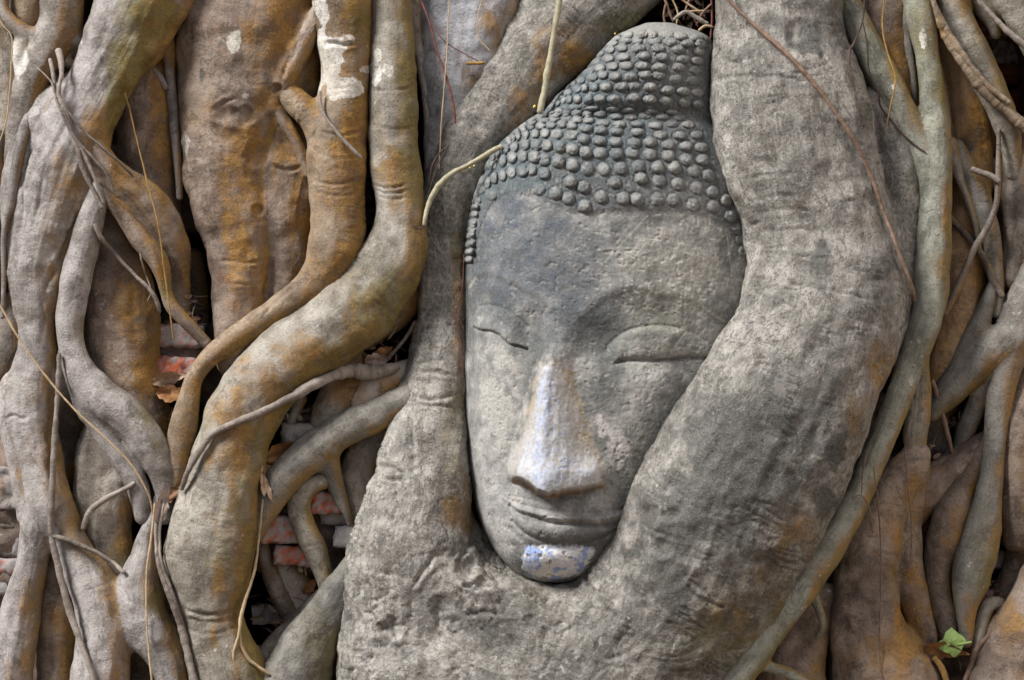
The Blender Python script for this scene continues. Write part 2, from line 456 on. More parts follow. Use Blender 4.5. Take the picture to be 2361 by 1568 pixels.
def root(name, label, mat, chains, cat='root', group='fig roots grown over the old brick wall', h=None, k=None,
         ring=0.6, fibre=0.5, lump=1.2, crag=0.0, cragmask=None, side=0.75, sideg=0.42, stains=(), pits=(), creases=(), part_labels=None):
    rr0 = [p[2] for c in chains for p in c.pts]
    if h is None: h = float(np.clip(np.median(rr0) / 9, 2.4, 4.0))
    if k is None: k = float(np.clip(np.median(rr0) * 0.45, 4, 40))
    for i_, c in enumerate(chains):
        if c.part in ('side_branch', 'side_root', 'leg'): c.part += '#%d' % i_
    Fd, lo, dense = field_of(chains, h, k)
    V, F = surface_nets(Fd, lo.astype(np.float32), h)
    s, th, rr, lat, ci = root_coords(V, chains, dense)
    Nn = vnormals(V, F)
    px, py = to_pic(V)
    a = th * rr
    off = float(len(ROOTS)) * 13.7
    # shape of the surface
    d = fbm(V / 75 + off, 2) * np.minimum(0.075 * rr, 6) * lump
    d += fbm(V / 26 + off, 2) * np.minimum(0.02 * rr, 1.0) * lump
    if ring:
        msk = sstep(0.0, 0.45, pnoise(V / 95 + off + 5))
        w = pnoise(V3(s / 13 + 0.5 * pnoise(V / 30), a / 75, off))
        d += ring * msk * np.minimum(rr * 0.06, 1.7) * (w * 0.45 - 0.9 * sstep(0.13, 0.0, np.abs(pnoise(V3(s / 19, a / 120, off + 9)))))
    if fibre:
        d += fibre * np.minimum(rr * 0.05, 1.3) * pnoise(V3(s / 95, a / 11, off + 3)) + fibre * np.minimum(rr * 0.10, 5.0) * pnoise(V3(s / 240, a / 36, off + 6))
    if crag:
        q = V / 46 + off + 1.5 * np.stack([fbm(V / 85 + 3, 2), fbm(V / 85 + 13, 2), fbm(V / 85 + 23, 2)], 1)
        cm_ = cragmask(px, py) if cragmask else 1.0
        d += cm_ * crag * (-7.0 * sstep(0.17, 0.0, np.abs(pnoise(q))) * sstep(-0.15, 0.3, pnoise(V / 110 + 3)) - 4.0 * sstep(0.14, 0.0, np.abs(pnoise(q * 2.1 + 9))) * sstep(-0.1, 0.4, pnoise(V / 70 + 13)) + 3.0 * sstep(0.25, 0.0, np.abs(pnoise(q * 1.4 + 29))) * sstep(0.0, 0.4, pnoise(V / 90 + 53)) + 1.9 * fbm(V / 20 + off, 3))
    for (x, y, r, dep) in pits:
        e = np.hypot(px - x, (py - y) * 1.1) / r * (1 + 0.25 * pnoise(V / 20)) 
        d += np.where(Nn[:, 1] > -0.1, -dep * np.exp(-e ** 4 * 1.2) + 0.35 * dep * np.exp(-((e - 1.25) / 0.3) ** 2), 0)
    crd = np.zeros(len(V), np.float32)
    for (pl, w, dep) in creases:
        q = spline([(a_[0], a_[1], 0, 1) for a_ in pl], 6)[:, :2]
        lo_, hi_ = q.min(0) - 30, q.max(0) + 30
        m = np.where((px > lo_[0]) & (px < hi_[0]) & (py > lo_[1]) & (py < hi_[1]) & (Nn[:, 1] > -0.05))[0]
        if not len(m): continue
        dm = np.full(len(m), 1e9); um = np.zeros(len(m)); nq = max(1, len(q) - 1)
        wx_ = px[m] + 4 * pnoise(V[m] / 18); wy_ = py[m] + 4 * pnoise(V[m] / 18 + 31)
        for iq, (a_, b_) in enumerate(zip(q[:-1], q[1:])):
            ab = b_ - a_; t_ = np.clip(((wx_ - a_[0]) * ab[0] + (wy_ - a_[1]) * ab[1]) / (ab @ ab + 1e-9), 0, 1)
            dd_ = np.hypot(wx_ - a_[0] - t_ * ab[0], wy_ - a_[1] - t_ * ab[1]); um = np.where(dd_ < dm, (iq + t_) / nq, um); dm = np.minimum(dm, dd_)
        tp = np.clip(np.minimum(um, 1 - um) * 5, 0, 1) * np.clip(0.75 + 0.7 * pnoise(V[m] / 28 + 71), 0.1, 1.2); dep = dep * tp
        d[m] += -dep * np.exp(-(dm / w) ** 2) + 0.3 * dep * np.exp(-((dm - 2.3 * w) / (1.2 * w)) ** 2)
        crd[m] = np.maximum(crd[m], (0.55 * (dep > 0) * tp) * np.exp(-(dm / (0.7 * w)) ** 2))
    V = V + Nn * d[:, None].astype(np.float32)
    # stains, with some painted shade and highlight: ochre, white, dark, green
    st = np.zeros((len(V), 4), np.float32)
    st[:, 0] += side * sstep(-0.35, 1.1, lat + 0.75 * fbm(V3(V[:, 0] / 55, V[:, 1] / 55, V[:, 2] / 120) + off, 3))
    st[:, 3] += sideg * sstep(0.1, 1.1, lat + 0.5 * fbm(V / 70 + off + 4, 2))  # olive algae on the right flank, its dark tone doubling as painted shade
    st[:, 2] += crd  # crease lines drawn darker in the dark channel
    wob = 1 + 0.5 * fbm(V / 45 + off, 3)
    for (kd, x, y, rx, ry, a_) in stains:
        e = np.hypot((px - x) / rx, (py - y) / ry) * wob
        st[:, 'owdg'.index(kd)] += a_ * (sstep(1.1, 0.75, e) if kd == 'w' else sstep(1.45, 0.25, e))
    rc = np.stack([s, a, rr], 1) / 100
    zfill(V)
    base = None
    parts = [c.part for c in chains]
    if len(set(parts)) > 1:
        base = V.mean(0); base[2] = V[:, 2].min()
        bw = world(base[None])[0]
        o = empty(name, Vector(bw.tolist()))
        Nn = vnormals(V, F); Nw = np.stack([Nn[:, 0], -Nn[:, 1], Nn[:, 2]], -1)
        F = F[:, ::-1]
        own = ci[F[:, 0]]
        for j, c in enumerate(chains):
            if c.part is None or parts.index(c.part) != j: continue
            ids = [q for q, p in enumerate(parts) if p == c.part]
            Fs = F[np.isin(own, ids)]
            if not len(Fs): continue
            u, inv = np.unique(Fs, return_inverse=True)
            me = new_mesh(c.part.split('#')[0], world(V[u]) - bw, inv.reshape(-1, 4))
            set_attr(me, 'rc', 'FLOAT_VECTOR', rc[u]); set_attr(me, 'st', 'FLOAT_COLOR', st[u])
            me.normals_split_custom_set_from_vertices(Nw[u].tolist())
            po = link(c.part.split('#')[0], me, M[mat], o)
            if part_labels and c.part in part_labels: po['label'] = part_labels[c.part]
    else:
        me = new_mesh(name, world(V), F[:, ::-1])
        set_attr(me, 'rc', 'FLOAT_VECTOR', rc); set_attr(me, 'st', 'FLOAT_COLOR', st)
        o = link(name, me, M[mat]); recentre(me, o)
    tag(o, label, cat, group)
    ROOTS.append(o)
    return o

def tube(pts, t, seg=9, rough=0.16, step=3.5, free=False):
    d = spline(chain_pts(pts, t), step)
    if not free:
        qx, qy = to_pic(d[:, :3]); zf = front(qx, qy) + 0.55 * d[:, 3]
        want = np.maximum(d[:, 1], np.minimum(zf, d[:, 1] + 140))
        kw = 15; kz = np.hanning(kw + 2)[1:-1]; kz /= kz.sum()
        wm = np.array([want[max(0, q - 4):q + 5].max() for q in range(len(want))])
        d[:, 1] = np.convolve(np.pad(wm, kw // 2, mode='edge'), kz, 'valid')
    d[:, 3] *= 1 + 0.18 * np.sin(np.arange(len(d)) / 9.0 + pts[0][0]) * np.sin(np.arange(len(d)) / 23.0)
    P = d[:, :3]; T = np.gradient(P, axis=0); T /= np.maximum(np.linalg.norm(T, axis=1), 1e-6)[:, None]
    A = np.cross(T, [0, 1.0, 0.02]); A /= np.maximum(np.linalg.norm(A, axis=1), 1e-6)[:, None]
    B = np.cross(T, A)
    th = np.linspace(0, 2 * np.pi, seg, endpoint=False)
    n = len(d)
    wob = 1 + rough * fbm(P / 14 + pts[0][0], 2)
    P = P + A * (fbm(P / 30 + 3.1, 2) * np.minimum(d[:, 3], 3) * 0.35)[:, None]
    rr = d[:, 3] * wob
    rr[0] *= 0.7; rr[-1] *= 0.5
    V = P[:, None] + rr[:, None, None] * (np.sin(th)[None, :, None] * A[:, None] + np.cos(th)[None, :, None] * B[:, None])
    V = V.reshape(-1, 3)
    i = np.arange(n - 1)[:, None] * seg; j = np.arange(seg)[None]; j2 = (j + 1) % seg
    F = np.stack([i + j, i + j2, i + seg + j2, i + seg + j], -1).reshape(-1, 4)
    # caps
    c0 = len(V); V = np.vstack([V, P[:1], P[-1:]])
    jj = np.arange(seg); k2 = (jj + 1) % seg
    F = np.vstack([F, np.stack([k2, jj, np.full(seg, c0), np.full(seg, c0)], -1)[:, [0, 1, 2, 2]],
                   np.stack([(n - 1) * seg + jj, (n - 1) * seg + k2, np.full(seg, c0 + 1), np.full(seg, c0 + 1)], -1)]) if False else F
    V = V[:c0]
    arc = np.concatenate([[0], np.cumsum(np.linalg.norm(np.diff(d[:, :3], axis=0), axis=1))])
    rc = np.stack([np.repeat(arc, seg), np.tile(th, n) * np.repeat(d[:, 3], seg), np.repeat(d[:, 3], seg)], -1) / 100
    return V.astype(np.float32), F.astype(np.int32), rc

def strand(name, label, mat, runs, cat='rootlet', group='thin rootlets hanging over the fig roots', seg=9, free=False):
    """a thin rootlet of one or more joined runs: [(pts, t), ...]"""
    Vs, Fs, Rs, n = [], [], [], 0
    for pts, t in runs:
        V, F, rc = tube(pts, t, seg, free=free)
        Vs.append(V); Fs.append(F + n); Rs.append(rc); n += len(V)
    V = np.vstack(Vs); F = np.vstack(Fs)
    # outward winding
    me = new_mesh(name, world(V), F)
    set_attr(me, 'rc', 'FLOAT_VECTOR', np.vstack(Rs)); set_attr(me, 'st', 'FLOAT_COLOR', np.zeros((len(V), 4)))
    o = link(name, me, M[mat]); recentre(me, o)
    return tag(o, label, cat, group)

# ------------------------------------------------------------------ ground and old brick wall
def ground():
    n = 60
    x = np.concatenate([-np.geomspace(60, 0.5, 20), np.linspace(-0.4, 0.4, 9), np.geomspace(0.5, 60, 20)])
    X, Y = np.meshgrid(x, x, indexing='ij')
    Z = np.full_like(X, -0.80) + 0.01 * pnoise(V3(X.ravel() * 3, Y.ravel() * 3, 0)).reshape(X.shape)
    V = np.stack([X, Y, Z], -1).reshape(-1, 3); m = len(x)
    i = np.arange(m - 1)[:, None] * m + np.arange(m - 1)[None]
    F = np.stack([i, i + m, i + m + 1, i + 1], -1).reshape(-1, 4)
    me = new_mesh('ground', V, F)
    o = link('ground', me, plain('dusty earth', (0.17, 0.13, 0.09), (0.12, 0.09, 0.065), 0.95, 6)); o['kind'] = 'structure'
ground()

RED, PINK, LIME, DARKB, TANB = (0.45, 0.105, 0.045), (0.38, 0.17, 0.12), (0.36, 0.33, 0.31), (0.075, 0.07, 0.068), (0.30, 0.22, 0.16)  # the darkest tone is plain dark grey brick
def brick_block(cx, cy, w, hgt, t, dep, col, lime, rot, seed):
    """one rough brick: front, four sides; picture-space size, own depth"""
    nx, nz = max(4, int(w / 7)), max(4, int(hgt / 7)); nd = 3
    u = np.linspace(-1, 1, nx); v = np.linspace(-1, 1, nz)
    U, Vv = np.meshgrid(u, v, indexing='ij')
    U = np.pad(U, nd, mode='edge'); Vv = np.pad(Vv, nd, mode='edge')
    D = np.zeros((nx, nz)); D = np.pad(D, nd, constant_values=0)
    ri = np.minimum(np.minimum(np.arange(nx + 2 * nd), np.arange(nx + 2 * nd)[::-1])[:, None], np.minimum(np.arange(nz + 2 * nd), np.arange(nz + 2 * nd)[::-1])[None])
    D = np.where(ri < nd, -(nd - ri) / nd * dep, 0.0)
    edge = np.maximum(np.abs(U), np.abs(Vv))
    X = U * w / 2 * (1 - 0.02 * (ri == nd)); Z = Vv * hgt / 2 * (1 - 0.05 * (ri == nd))
    cr, sr = math.cos(rot), math.sin(rot)
    bx, by, bz, f = at(cx, cy, t)
    Xr = bx + (X * cr - Z * sr) * f; Zr = bz + (X * sr + Z * cr) * f
    P = np.stack([Xr, bz * 0 + t + D, Zr], -1).reshape(-1, 3)
    nse = fbm(P / 16 + seed * 3.3, 3)
    P[:, 1] += np.where(D.ravel() > -1, 7.0 * nse - 4 * (edge.ravel() > 0.98), 0)
    P[:, 0] += 5.0 * fbm(P / 22 + 40 + seed, 3); P[:, 2] += 4.5 * fbm(P / 22 + 80 + seed, 3)
    l = sstep(0.35 - lime, 0.75 - lime, 0.5 + 0.65 * fbm(P / 13 + 11 + seed, 3))[:, None]
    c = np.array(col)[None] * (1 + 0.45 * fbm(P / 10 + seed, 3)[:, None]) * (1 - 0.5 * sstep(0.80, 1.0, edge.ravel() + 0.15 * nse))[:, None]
    c = c * (1 - l) + np.array(LIME)[None] * (0.9 + 0.2 * fbm(P / 9 + seed, 2)[:, None]) * l
    m, k = X.shape
    i = np.arange(m - 1)[:, None] * k + np.arange(k - 1)[None]
    F = np.stack([i, i + k, i + k + 1, i + 1], -1).reshape(-1, 4)
    return P, F, c

def brick_wall():
    bricks = [  # seen between the roots: x, y, w, h, t, colour, lime
        (408, 775, 120, 54, -45, PINK, 0.10), (404, 848, 100, 52, -30, RED, -0.05), (648, 1222, 110, 66, -4, RED, 0.12),
        (690, 1283, 120, 46, -12, RED, 0.05), (756, 1160, 84, 52, -8, RED, 0.0), (690, 1003, 84, 52, -20, PINK, 0.55),
        (806, 1240, 74, 50, -24, LIME, 0.5), (792, 1194, 110, 34, -36, TANB, 0.40), (16, 1126, 116, 100, -48, (0.36, 0.26, 0.19), 0.25),
        (30, 1200, 110, 44, -70, TANB, 0.1), (18, 1258, 120, 50, -60, DARKB, 0.22), (14, 1308, 90, 40, -52, RED, 0.22), (5, 1355, 90, 38, -60, PINK, 0.4),
        (640, 1420, 120, 40, -110, DARKB, 0.3), (2120, 1200, 120, 60, -150, RED, -0.1), (2290, 1378, 60, 38, -95, RED, 0.1), (2345, 1365, 60, 44, -100, RED, 0.1),
        (2330, 1290, 110, 46, -120, DARKB, 0.1), (0, 860, 110, 50, -150, DARKB, 0.1),
    ]
    dark_zones = [(430, 640, 70, 90), (960, 420, 60, 330), (210, 40, 60, 90), (2330, 170, 110, 200), (160, 980, 50, 190), (345, 1110, 60, 110), (1885, 1480, 70, 160),
                  (890, 790, 160, 80), (700, 930, 130, 90), (2180, 960, 110, 120), (2110, 770, 60, 60), (840, 500, 60, 300), (20, 740, 60, 120), (300, 1290, 50, 90),
                  (640, 1010, 60, 90), (385, 1000, 60, 80), (1590, 30, 110, 90), (620, 1400, 110, 120), (340, 1540, 70, 70), (2310, 1320, 60, 30)]
    lit_zones = [(405, 810, 60, 90), (650, 1250, 130, 120), (760, 1190, 90, 90), (700, 1000, 70, 60), (20, 1220, 70, 190)]
    P, F, Cc, n = [], [], [], 0
    def put(b):
        nonlocal n
        P.append(b[0]); F.append(b[1] + n); Cc.append(b[2]); n += len(b[0])
    for k, (x, y, w, hh, t, c, l) in enumerate(bricks):
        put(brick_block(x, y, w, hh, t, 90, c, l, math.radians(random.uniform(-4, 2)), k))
    row = 0
    for y in np.arange(-420, 2000, 54):
        row += 1
        for x in np.arange(-700 + (row % 2) * 70, 3100, 142):
            xx, yy = x + random.uniform(-6, 6), y + random.uniform(-4, 4)
            if any(abs(xx - b[0]) < (b[2] + 120) / 2 and abs(yy - b[1]) < (b[3] + 40) / 2 for b in bricks): continue
            dz = any(abs(xx - z[0]) < z[2] + 60 and abs(yy - z[1]) < z[3] + 20 for z in dark_zones)
            t = -520 + random.uniform(-20, 20) if dz else -230 + random.uniform(-70, 40)
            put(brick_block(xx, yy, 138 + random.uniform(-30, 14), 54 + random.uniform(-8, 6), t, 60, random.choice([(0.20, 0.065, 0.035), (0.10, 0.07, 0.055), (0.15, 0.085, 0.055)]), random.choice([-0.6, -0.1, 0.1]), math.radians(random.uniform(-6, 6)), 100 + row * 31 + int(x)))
    # mortar and rubble core behind
    g = 230; gx = np.linspace(-900, 3300, g); gy = np.linspace(-620, 2250, g)
    X, Y = np.meshgrid(gx, gy, indexing='ij')
    hole = np.zeros(X.shape)
    for z in dark_zones: hole = np.maximum(hole, sstep(1.35, 0.7, np.hypot((X - z[0]) / z[2], (Y - z[1]) / z[3])))
    lit = np.zeros(X.shape)
    for z in lit_zones: lit = np.maximum(lit, sstep(1.25, 0.8, np.hypot((X - z[0]) / z[2], (Y - z[1]) / z[3])))
    for z in lit_zones: hole *= 1 - sstep(1.2, 0.7, np.hypot((X - z[0]) / z[2], (Y - z[1]) / z[3]))
    Q = np.stack([(X - W2).ravel(), (-150 - 480 * hole + 85 * lit - 170 * np.maximum(sstep(-60, -160, X), sstep(2420, 2520, X))).ravel(), (H2 - Y).ravel()], -1); Q[:, 1] += 22 * fbm(Q[:, [0, 2, 2]] / 60, 4) + 9 * fbm(Q[:, [0, 2, 2]] / 17, 3)
    i = np.arange(g - 1)[:, None] * g + np.arange(g - 1)[None]
    Fq = np.stack([i, i + 1, i + g + 1, i + g], -1).reshape(-1, 4)
    put((Q, Fq, np.array([[0.15, 0.11, 0.085]]) * (1 + 0.5 * fbm(Q / 25, 3))[:, None]))
    P = np.vstack(P); F = np.vstack(F); Cc = np.clip(np.vstack(Cc), 0.01, 0.8)
    me = new_mesh('brick_wall', world(P), F)
    set_attr(me, 'tint', 'FLOAT_COLOR', np.hstack([Cc, np.ones((len(Cc), 1))]))
    o = link('brick_wall', me, tinted('weathered brick and lime', 0.9, 0.5, 420, 0.8)); recentre(me, o)
    tag(o, 'old red brick wall with lime crust showing in the gaps behind the roots', 'brick wall')
brick_wall()

# ------------------------------------------------------------------ the stone head
def poly_y(pts):
    a = np.array(pts, float); return lambda y: np.interp(y, a[:, 0], a[:, 1])

def smooth_interp(pts):
    """monotone-ish smooth curve through (y, x) pairs"""
    a = np.array(pts, float); yy = np.linspace(a[0, 0], a[-1, 0], 1200); v = np.interp(yy, a[:, 0], a[:, 1])
    kz = np.hanning(41); kz /= kz.sum(); vp = np.pad(v, 20, mode='edge'); v2 = np.convolve(vp, kz, 'valid')
    return lambda y: np.interp(y, yy, v2)

def polyline_dist(X, Y, pts):
    P = np.array(pts, float)
    best = np.full(X.shape, 1e9)
    for a, b in zip(P[:-1], P[1:]):
        ab = b - a; t = np.clip(((X - a[0]) * ab[0] + (Y - a[1]) * ab[1]) / (ab @ ab + 1e-9), 0, 1)
        best = np.minimum(best, np.hypot(X - a[0] - t * ab[0], Y - a[1] - t * ab[1]))
    return best

def curve(pts, n=60):
    q = spline([(p[0], p[1], 0, 1) for p in pts], 6); return q[:, :2]

def poly_sd(X, Y, pts):
    """signed distance to a closed outline, positive inside"""
    P = np.array(pts, float); Pc = np.vstack([P, P[:1]])
    d = polyline_dist(X, Y, Pc); ins = np.zeros(X.shape, bool)
    for a, b in zip(Pc[:-1], Pc[1:]):
        cond = (a[1] > Y) != (b[1] > Y)
        xi = a[0] + (Y - a[1]) / (b[1] - a[1] + 1e-12) * (b[0] - a[0])
        ins ^= cond & (X < xi)
    return np.where(ins, d, -d)

def stone_head():
    st = 2.0
    Yv = np.arange(46, 1346, st)
    Lf = smooth_interp([(46, 1506), (50, 1474), (58, 1450), (74, 1428), (105, 1396), (150, 1360), (190, 1318), (215, 1288), (245, 1268), (262, 1236), (290, 1196), (330, 1152), (360, 1132),
                        (400, 1114), (450, 1096), (510, 1083), (570, 1076), (620, 1072), (660, 1072), (760, 1070), (850, 1067), (950, 1068), (1030, 1074), (1100, 1082),
                        (1170, 1095), (1225, 1113), (1275, 1139), (1310, 1168), (1335, 1198), (1346, 1222)])
    Rf = smooth_interp([(46, 1545), (52, 1582), (60, 1612), (74, 1642), (105, 1655), (190, 1658), (250, 1662), (262, 1672), (330, 1705), (400, 1738), (500, 1768), (600, 1785), (700, 1785), (800, 1770),
                        (900, 1735), (1000, 1690), (1100, 1630), (1200, 1550), (1280, 1460), (1325, 1390), (1346, 1345)])
    Tf = smooth_interp([(46, 22), (56, 60), (75, 82), (110, 104), (180, 126), (240, 132), (256, 118), (266, 112), (290, 134), (340, 158), (400, 172), (460, 180), (600, 186), (760, 184),
                        (900, 182), (1050, 182), (1150, 180), (1240, 176), (1290, 160), (1320, 132), (1338, 98), (1346, 70)])
    nu = 420
    U = np.linspace(0, 1, nu)
    # finer columns near the left rim
    U = U ** 1.0
    UU = 0.5 - 0.5 * np.cos(np.pi * (0.07 + 0.93 * U)); UU = (UU - UU[0]) / (UU[-1] - UU[0])
    Y, Q = np.meshgrid(Yv, UU, indexing='ij')
    L, R, T = Lf(Y), Rf(Y), Tf(Y)
    # ragged rim where curls stand at the outline
    X = L + (R - L) * Q
    m = 0.40
    z = np.where(Q < m, (m - Q) / m, (Q - m) / (1 - m))
    prof = np.maximum(1 - z ** 2.35, 0) ** np.where(Q < m, 0.56, 0.62)
    D = T * prof
    g = lambda x, y, rx, ry, ang=0.0: np.exp(-(((X - x) * math.cos(ang) + (Y - y) * math.sin(ang)) / rx) ** 2 - ((-(X - x) * math.sin(ang) + (Y - y) * math.cos(ang)) / ry) ** 2)
    tone = np.zeros(X.shape)

    # ---- hair: cap above the hairline, curls one by one
    hairline = curve([(1040, 672), (1079, 655), (1091, 600), (1103, 545), (1118, 500), (1140, 464), (1175, 446), (1230, 452), (1290, 478), (1340, 494), (1440, 486), (1530, 486), (1610, 496), (1660, 516),
                      (1710, 545), (1760, 570), (1800, 590)])
    hl = np.array(hairline)
    hp = [tuple(p) for p in hl] + [(1850, 590), (1850, 0), (1000, 0), (1000, 660)]
    sdh = poly_sd(X, Y, hp)
    D += 3.0 * sstep(-6, 9, sdh) + 4.0 * sstep(-3, 5, sdh) * sstep(1180, 1120, X)
    knot = Y < 258 - 0.012 * (X - 1300)
    zx = lambda a, b: ((1840 + a / 1.935) / 1.735, (60 + b / 1.935) / 1.735)
    rows_knot = [
        [(715, 690), (755, 668), (795, 652), (848, 650), (910, 650), (985, 665), (1080, 660), (1190, 660), (1340, 655), (1470, 660), (1590, 670), (1730, 680), (1850, 690)],
        [(775, 610), (835, 590), (900, 565), (960, 565), (1035, 565), (1130, 560), (1245, 560), (1345, 560), (1475, 570), (1610, 590), (1730, 595), (1850, 600)],
        [(835, 520), (885, 510), (940, 497), (1020, 480), (1100, 470), (1195, 480), (1320, 490), (1430, 470), (1540, 480), (1670, 500), (1800, 505)],
        [(872, 440), (920, 415), (1000, 415), (1085, 410), (1175, 395), (1290, 400), (1410, 400), (1545, 410), (1690, 410), (1830, 420)],
        [(930, 360), (985, 355), (1060, 340), (1150, 330), (1265, 330), (1425, 325), (1570, 335), (1730, 345), (1850, 350)],
        [(1030, 282), (1095, 270), (1165, 255), (1250, 252), (1380, 255), (1535, 265), (1690, 270), (1850, 280)],
        [(1105, 215), (1185, 195), (1280, 190), (1370, 200), (1500, 200), (1630, 205), (1770, 220), (1880, 215)],
        [(1215, 155), (1300, 140), (1400, 140), (1490, 140), (1600, 148), (1710, 160), (1850, 165)]]
    rows_hair = [
        [(700, 742), (760, 730), (880, 722), (1020, 730), (1180, 742), (1290, 748), (1480, 752), (1640, 752)],
        [(560, 788), (620, 768), (730, 762), (815, 757), (900, 760), (980, 768), (1080, 774), (1200, 790), (1320, 792), (1430, 785), (1560, 790), (1700, 790)],
        [(500, 830), (560, 815), (640, 803), (730, 805), (820, 802), (905, 812), (990, 817), (1100, 837), (1230, 855), (1370, 850), (1510, 862), (1640, 845), (1770, 850)],
        [(445, 885), (490, 868), (545, 853), (620, 852), (700, 850), (785, 845), (865, 862), (970, 885), (1080, 907), (1210, 908), (1370, 915), (1550, 935), (1700, 937), (1840, 930)],
        [(380, 960), (415, 945), (455, 935), (510, 922), (580, 925), (655, 920), (750, 932), (860, 942), (955, 972), (1070, 982), (1200, 992), (1340, 1000), (1460, 992), (1610, 1012), (1740, 1017), (1870, 1030)],
        [(262, 1075), (300, 1050), (355, 1030), (420, 1012), (500, 1002), (590, 1007), (670, 1018), (765, 1027), (865, 1050), (965, 1077), (1085, 1082), (1205, 1087), (1325, 1082), (1465, 1085), (1610, 1102), (1745, 1122), (1880, 1130)],
        [(222, 1135), (270, 1138), (330, 1122), (400, 1102), (480, 1097), (570, 1107), (655, 1127), (760, 1147), (870, 1177), (980, 1202), (1105, 1207), (1240, 1202), (1380, 1190), (1520, 1190), (1660, 1190), (1810, 1210), (1920, 1250)],
        [(170, 1270), (215, 1287), (265, 1257), (325, 1237), (395, 1217), (480, 1217), (555, 1212), (650, 1242), (850, 1300), (955, 1350), (1190, 1310), (1390, 1280), (1540, 1300), (1680, 1320), (1830, 1350), (1960, 1375), (2060, 1440), (2130, 1530)],
        [(120, 1370), (175, 1332), (245, 1387), (610, 1362), (735, 1390), (835, 1430), (960, 1490), (1090, 1420), (1260, 1430), (1360, 1440), (1520, 1430), (1640, 1440), (1800, 1480), (1960, 1490), (2090, 1560), (2150, 1650), (2185, 1740), (2200, 1830)],
        [(130, 1480), (122, 1550), (112, 1620), (104, 1690), (98, 1760), (94, 1830)],
        [(90, 1430), (112, 1475), (85, 1530), (70, 1590), (62, 1650), (58, 1710), (54, 1770), (52, 1830), (50, 1890)]]
    curls = []
    for j, row in enumerate(rows_knot + rows_hair):
        for i, p in enumerate(row):
            x, y = zx(*p)
            pr = row[i - 1] if i else row[i + 1]; gap = math.hypot(p[0] - pr[0], p[1] - pr[1]) / 1.935 / 1.735
            rx = float(np.clip(gap * 0.51, 6, 16)); 
            kn = j < len(rows_knot)
            ry = 10.8 if kn else (6, 8.2, 9.4, 10.5, 12.2, 14.2, 15.8, 14.6, 15, 8.5, 9)[j - len(rows_knot)]
            if not kn and j - len(rows_knot) >= 6: rx = min(rx, 15)
            if not kn and j - len(rows_knot) == 9: rx = 8
            if not kn and j - len(rows_knot) == 10: rx, x, worn = 9.5, float(Lf(np.array([y]))[0]) + 9, 0.6
            worn = random.choice([1, 1, 1, 0.85, 0.6])
            if x > 1500 and random.random() < 0.45: worn = random.uniform(0.35, 0.8)
            if not kn and j - len(rows_knot) == 8: worn *= 0.75
            curls.append((x + random.uniform(-1.5, 1.5), y + random.uniform(-1.5, 1.5), rx, ry, worn))
    ctone = np.zeros(X.shape)
    ero = fbm(V3(X.ravel() / 13, Y.ravel() / 13, 4), 3).reshape(X.shape)
    for (x, y, rx, ry, worn) in curls:
        i0, i1 = np.searchsorted(Yv, [y - ry * 1.6, y + ry * 1.6])
        xs, ys, qs = X[i0:i1], Y[i0:i1], None
        e = (((xs - x) / rx) ** 2 + ((ys - y) / ry) ** 2) * (1 + 0.2 * ero[i0:i1])
        sh = np.where(e < 1, np.sqrt(np.maximum(1 - e, 0)) * 0.85 + 0.15 * (1 - e), 0)
        hgt = 11 * min(1, ry / 9.5) * worn
        D[i0:i1] += hgt * sh * (1 + 0.28 * ero[i0:i1]) * random.uniform(0.8, 1.15)
        # outline of the head swells with rim curls
        ctone[i0:i1] = np.maximum(ctone[i0:i1], sh * random.uniform(0.3, 1.0))
        D[i0:i1] -= 2.2 * np.exp(-((np.sqrt(e) - 1.12) / 0.16) ** 2) * worn
    # swell the left outline so that rim curls show in silhouette
    wl = np.exp(-(Q / 0.02) ** 2)
    rim = np.zeros(len(Yv))
    for (x, y, rx, ry, worn) in curls:
        lx = float(Lf(np.array([y]))[0])
        if x - lx < 26: rim = np.maximum(rim, 6.5 * np.sqrt(np.maximum(1 - ((Yv - y) / (ry * 0.95)) ** 2, 0)))
    X = X - rim[:, None] * np.exp(-Q / 0.03)

    # ---- brows, eyes
    def ridge(pts, w, a, smooth=True):
        nonlocal D
        d = polyline_dist(X, Y, curve(pts) if smooth else pts); D = D + a * np.exp(-(d / w) ** 2)
    def step(pts, w, a):
        """relief on the upper side of a line falling to the lower side"""
        nonlocal D
        c = np.array(curve(pts)); o = np.argsort(c[:, 0]); yl = np.interp(X, c[o, 0], c[o, 1])
        inx = sstep(c[:, 0].min() - 14, c[:, 0].min() + 14, X) * sstep(c[:, 0].max() + 14, c[:, 0].max() - 14, X)
        D = D + a * inx * np.where(Y < yl, np.exp(-((Y - yl) / w) ** 2), np.exp(-((Y - yl) / 2.5) ** 2))
    zr = lambda a, b: ((1800 + a / 1.96) / 1.735, (1000 + b / 1.96) / 1.735)          # face close-up
    zm = lambda a, b: ((1800 + a / 2.24) / 1.735, (1700 + b / 2.24) / 1.735)          # mouth close-up
    # sockets
    D -= 21 * g(1395, 790, 62, 50, 0.3) + 18 * g(1222, 768, 30, 50) + 7 * g(1500, 720, 90, 26, 0.15) + 6 * g(1140, 715, 45, 28, 0.4)
    D -= 6 * g(1600, 790, 60, 40)
    # right brow ridge, left brow ridge
    rb = [zr(1050, 520), zr(1180, 410), zr(1330, 340), zr(1500, 320), zr(1650, 345), zr(1800, 375), zr(1960, 450), zr(2060, 510), zr(2160, 575)]
    ridge([(p[0], p[1] - 9) for p in rb], 20, 4.2); ridge([(p[0], p[1] + 8) for p in rb], 11, -1.6)
    lb = [zr(140, 290), zr(180, 235), zr(240, 205), zr(320, 200), zr(430, 240), zr(560, 310), zr(700, 400), zr(790, 480)]
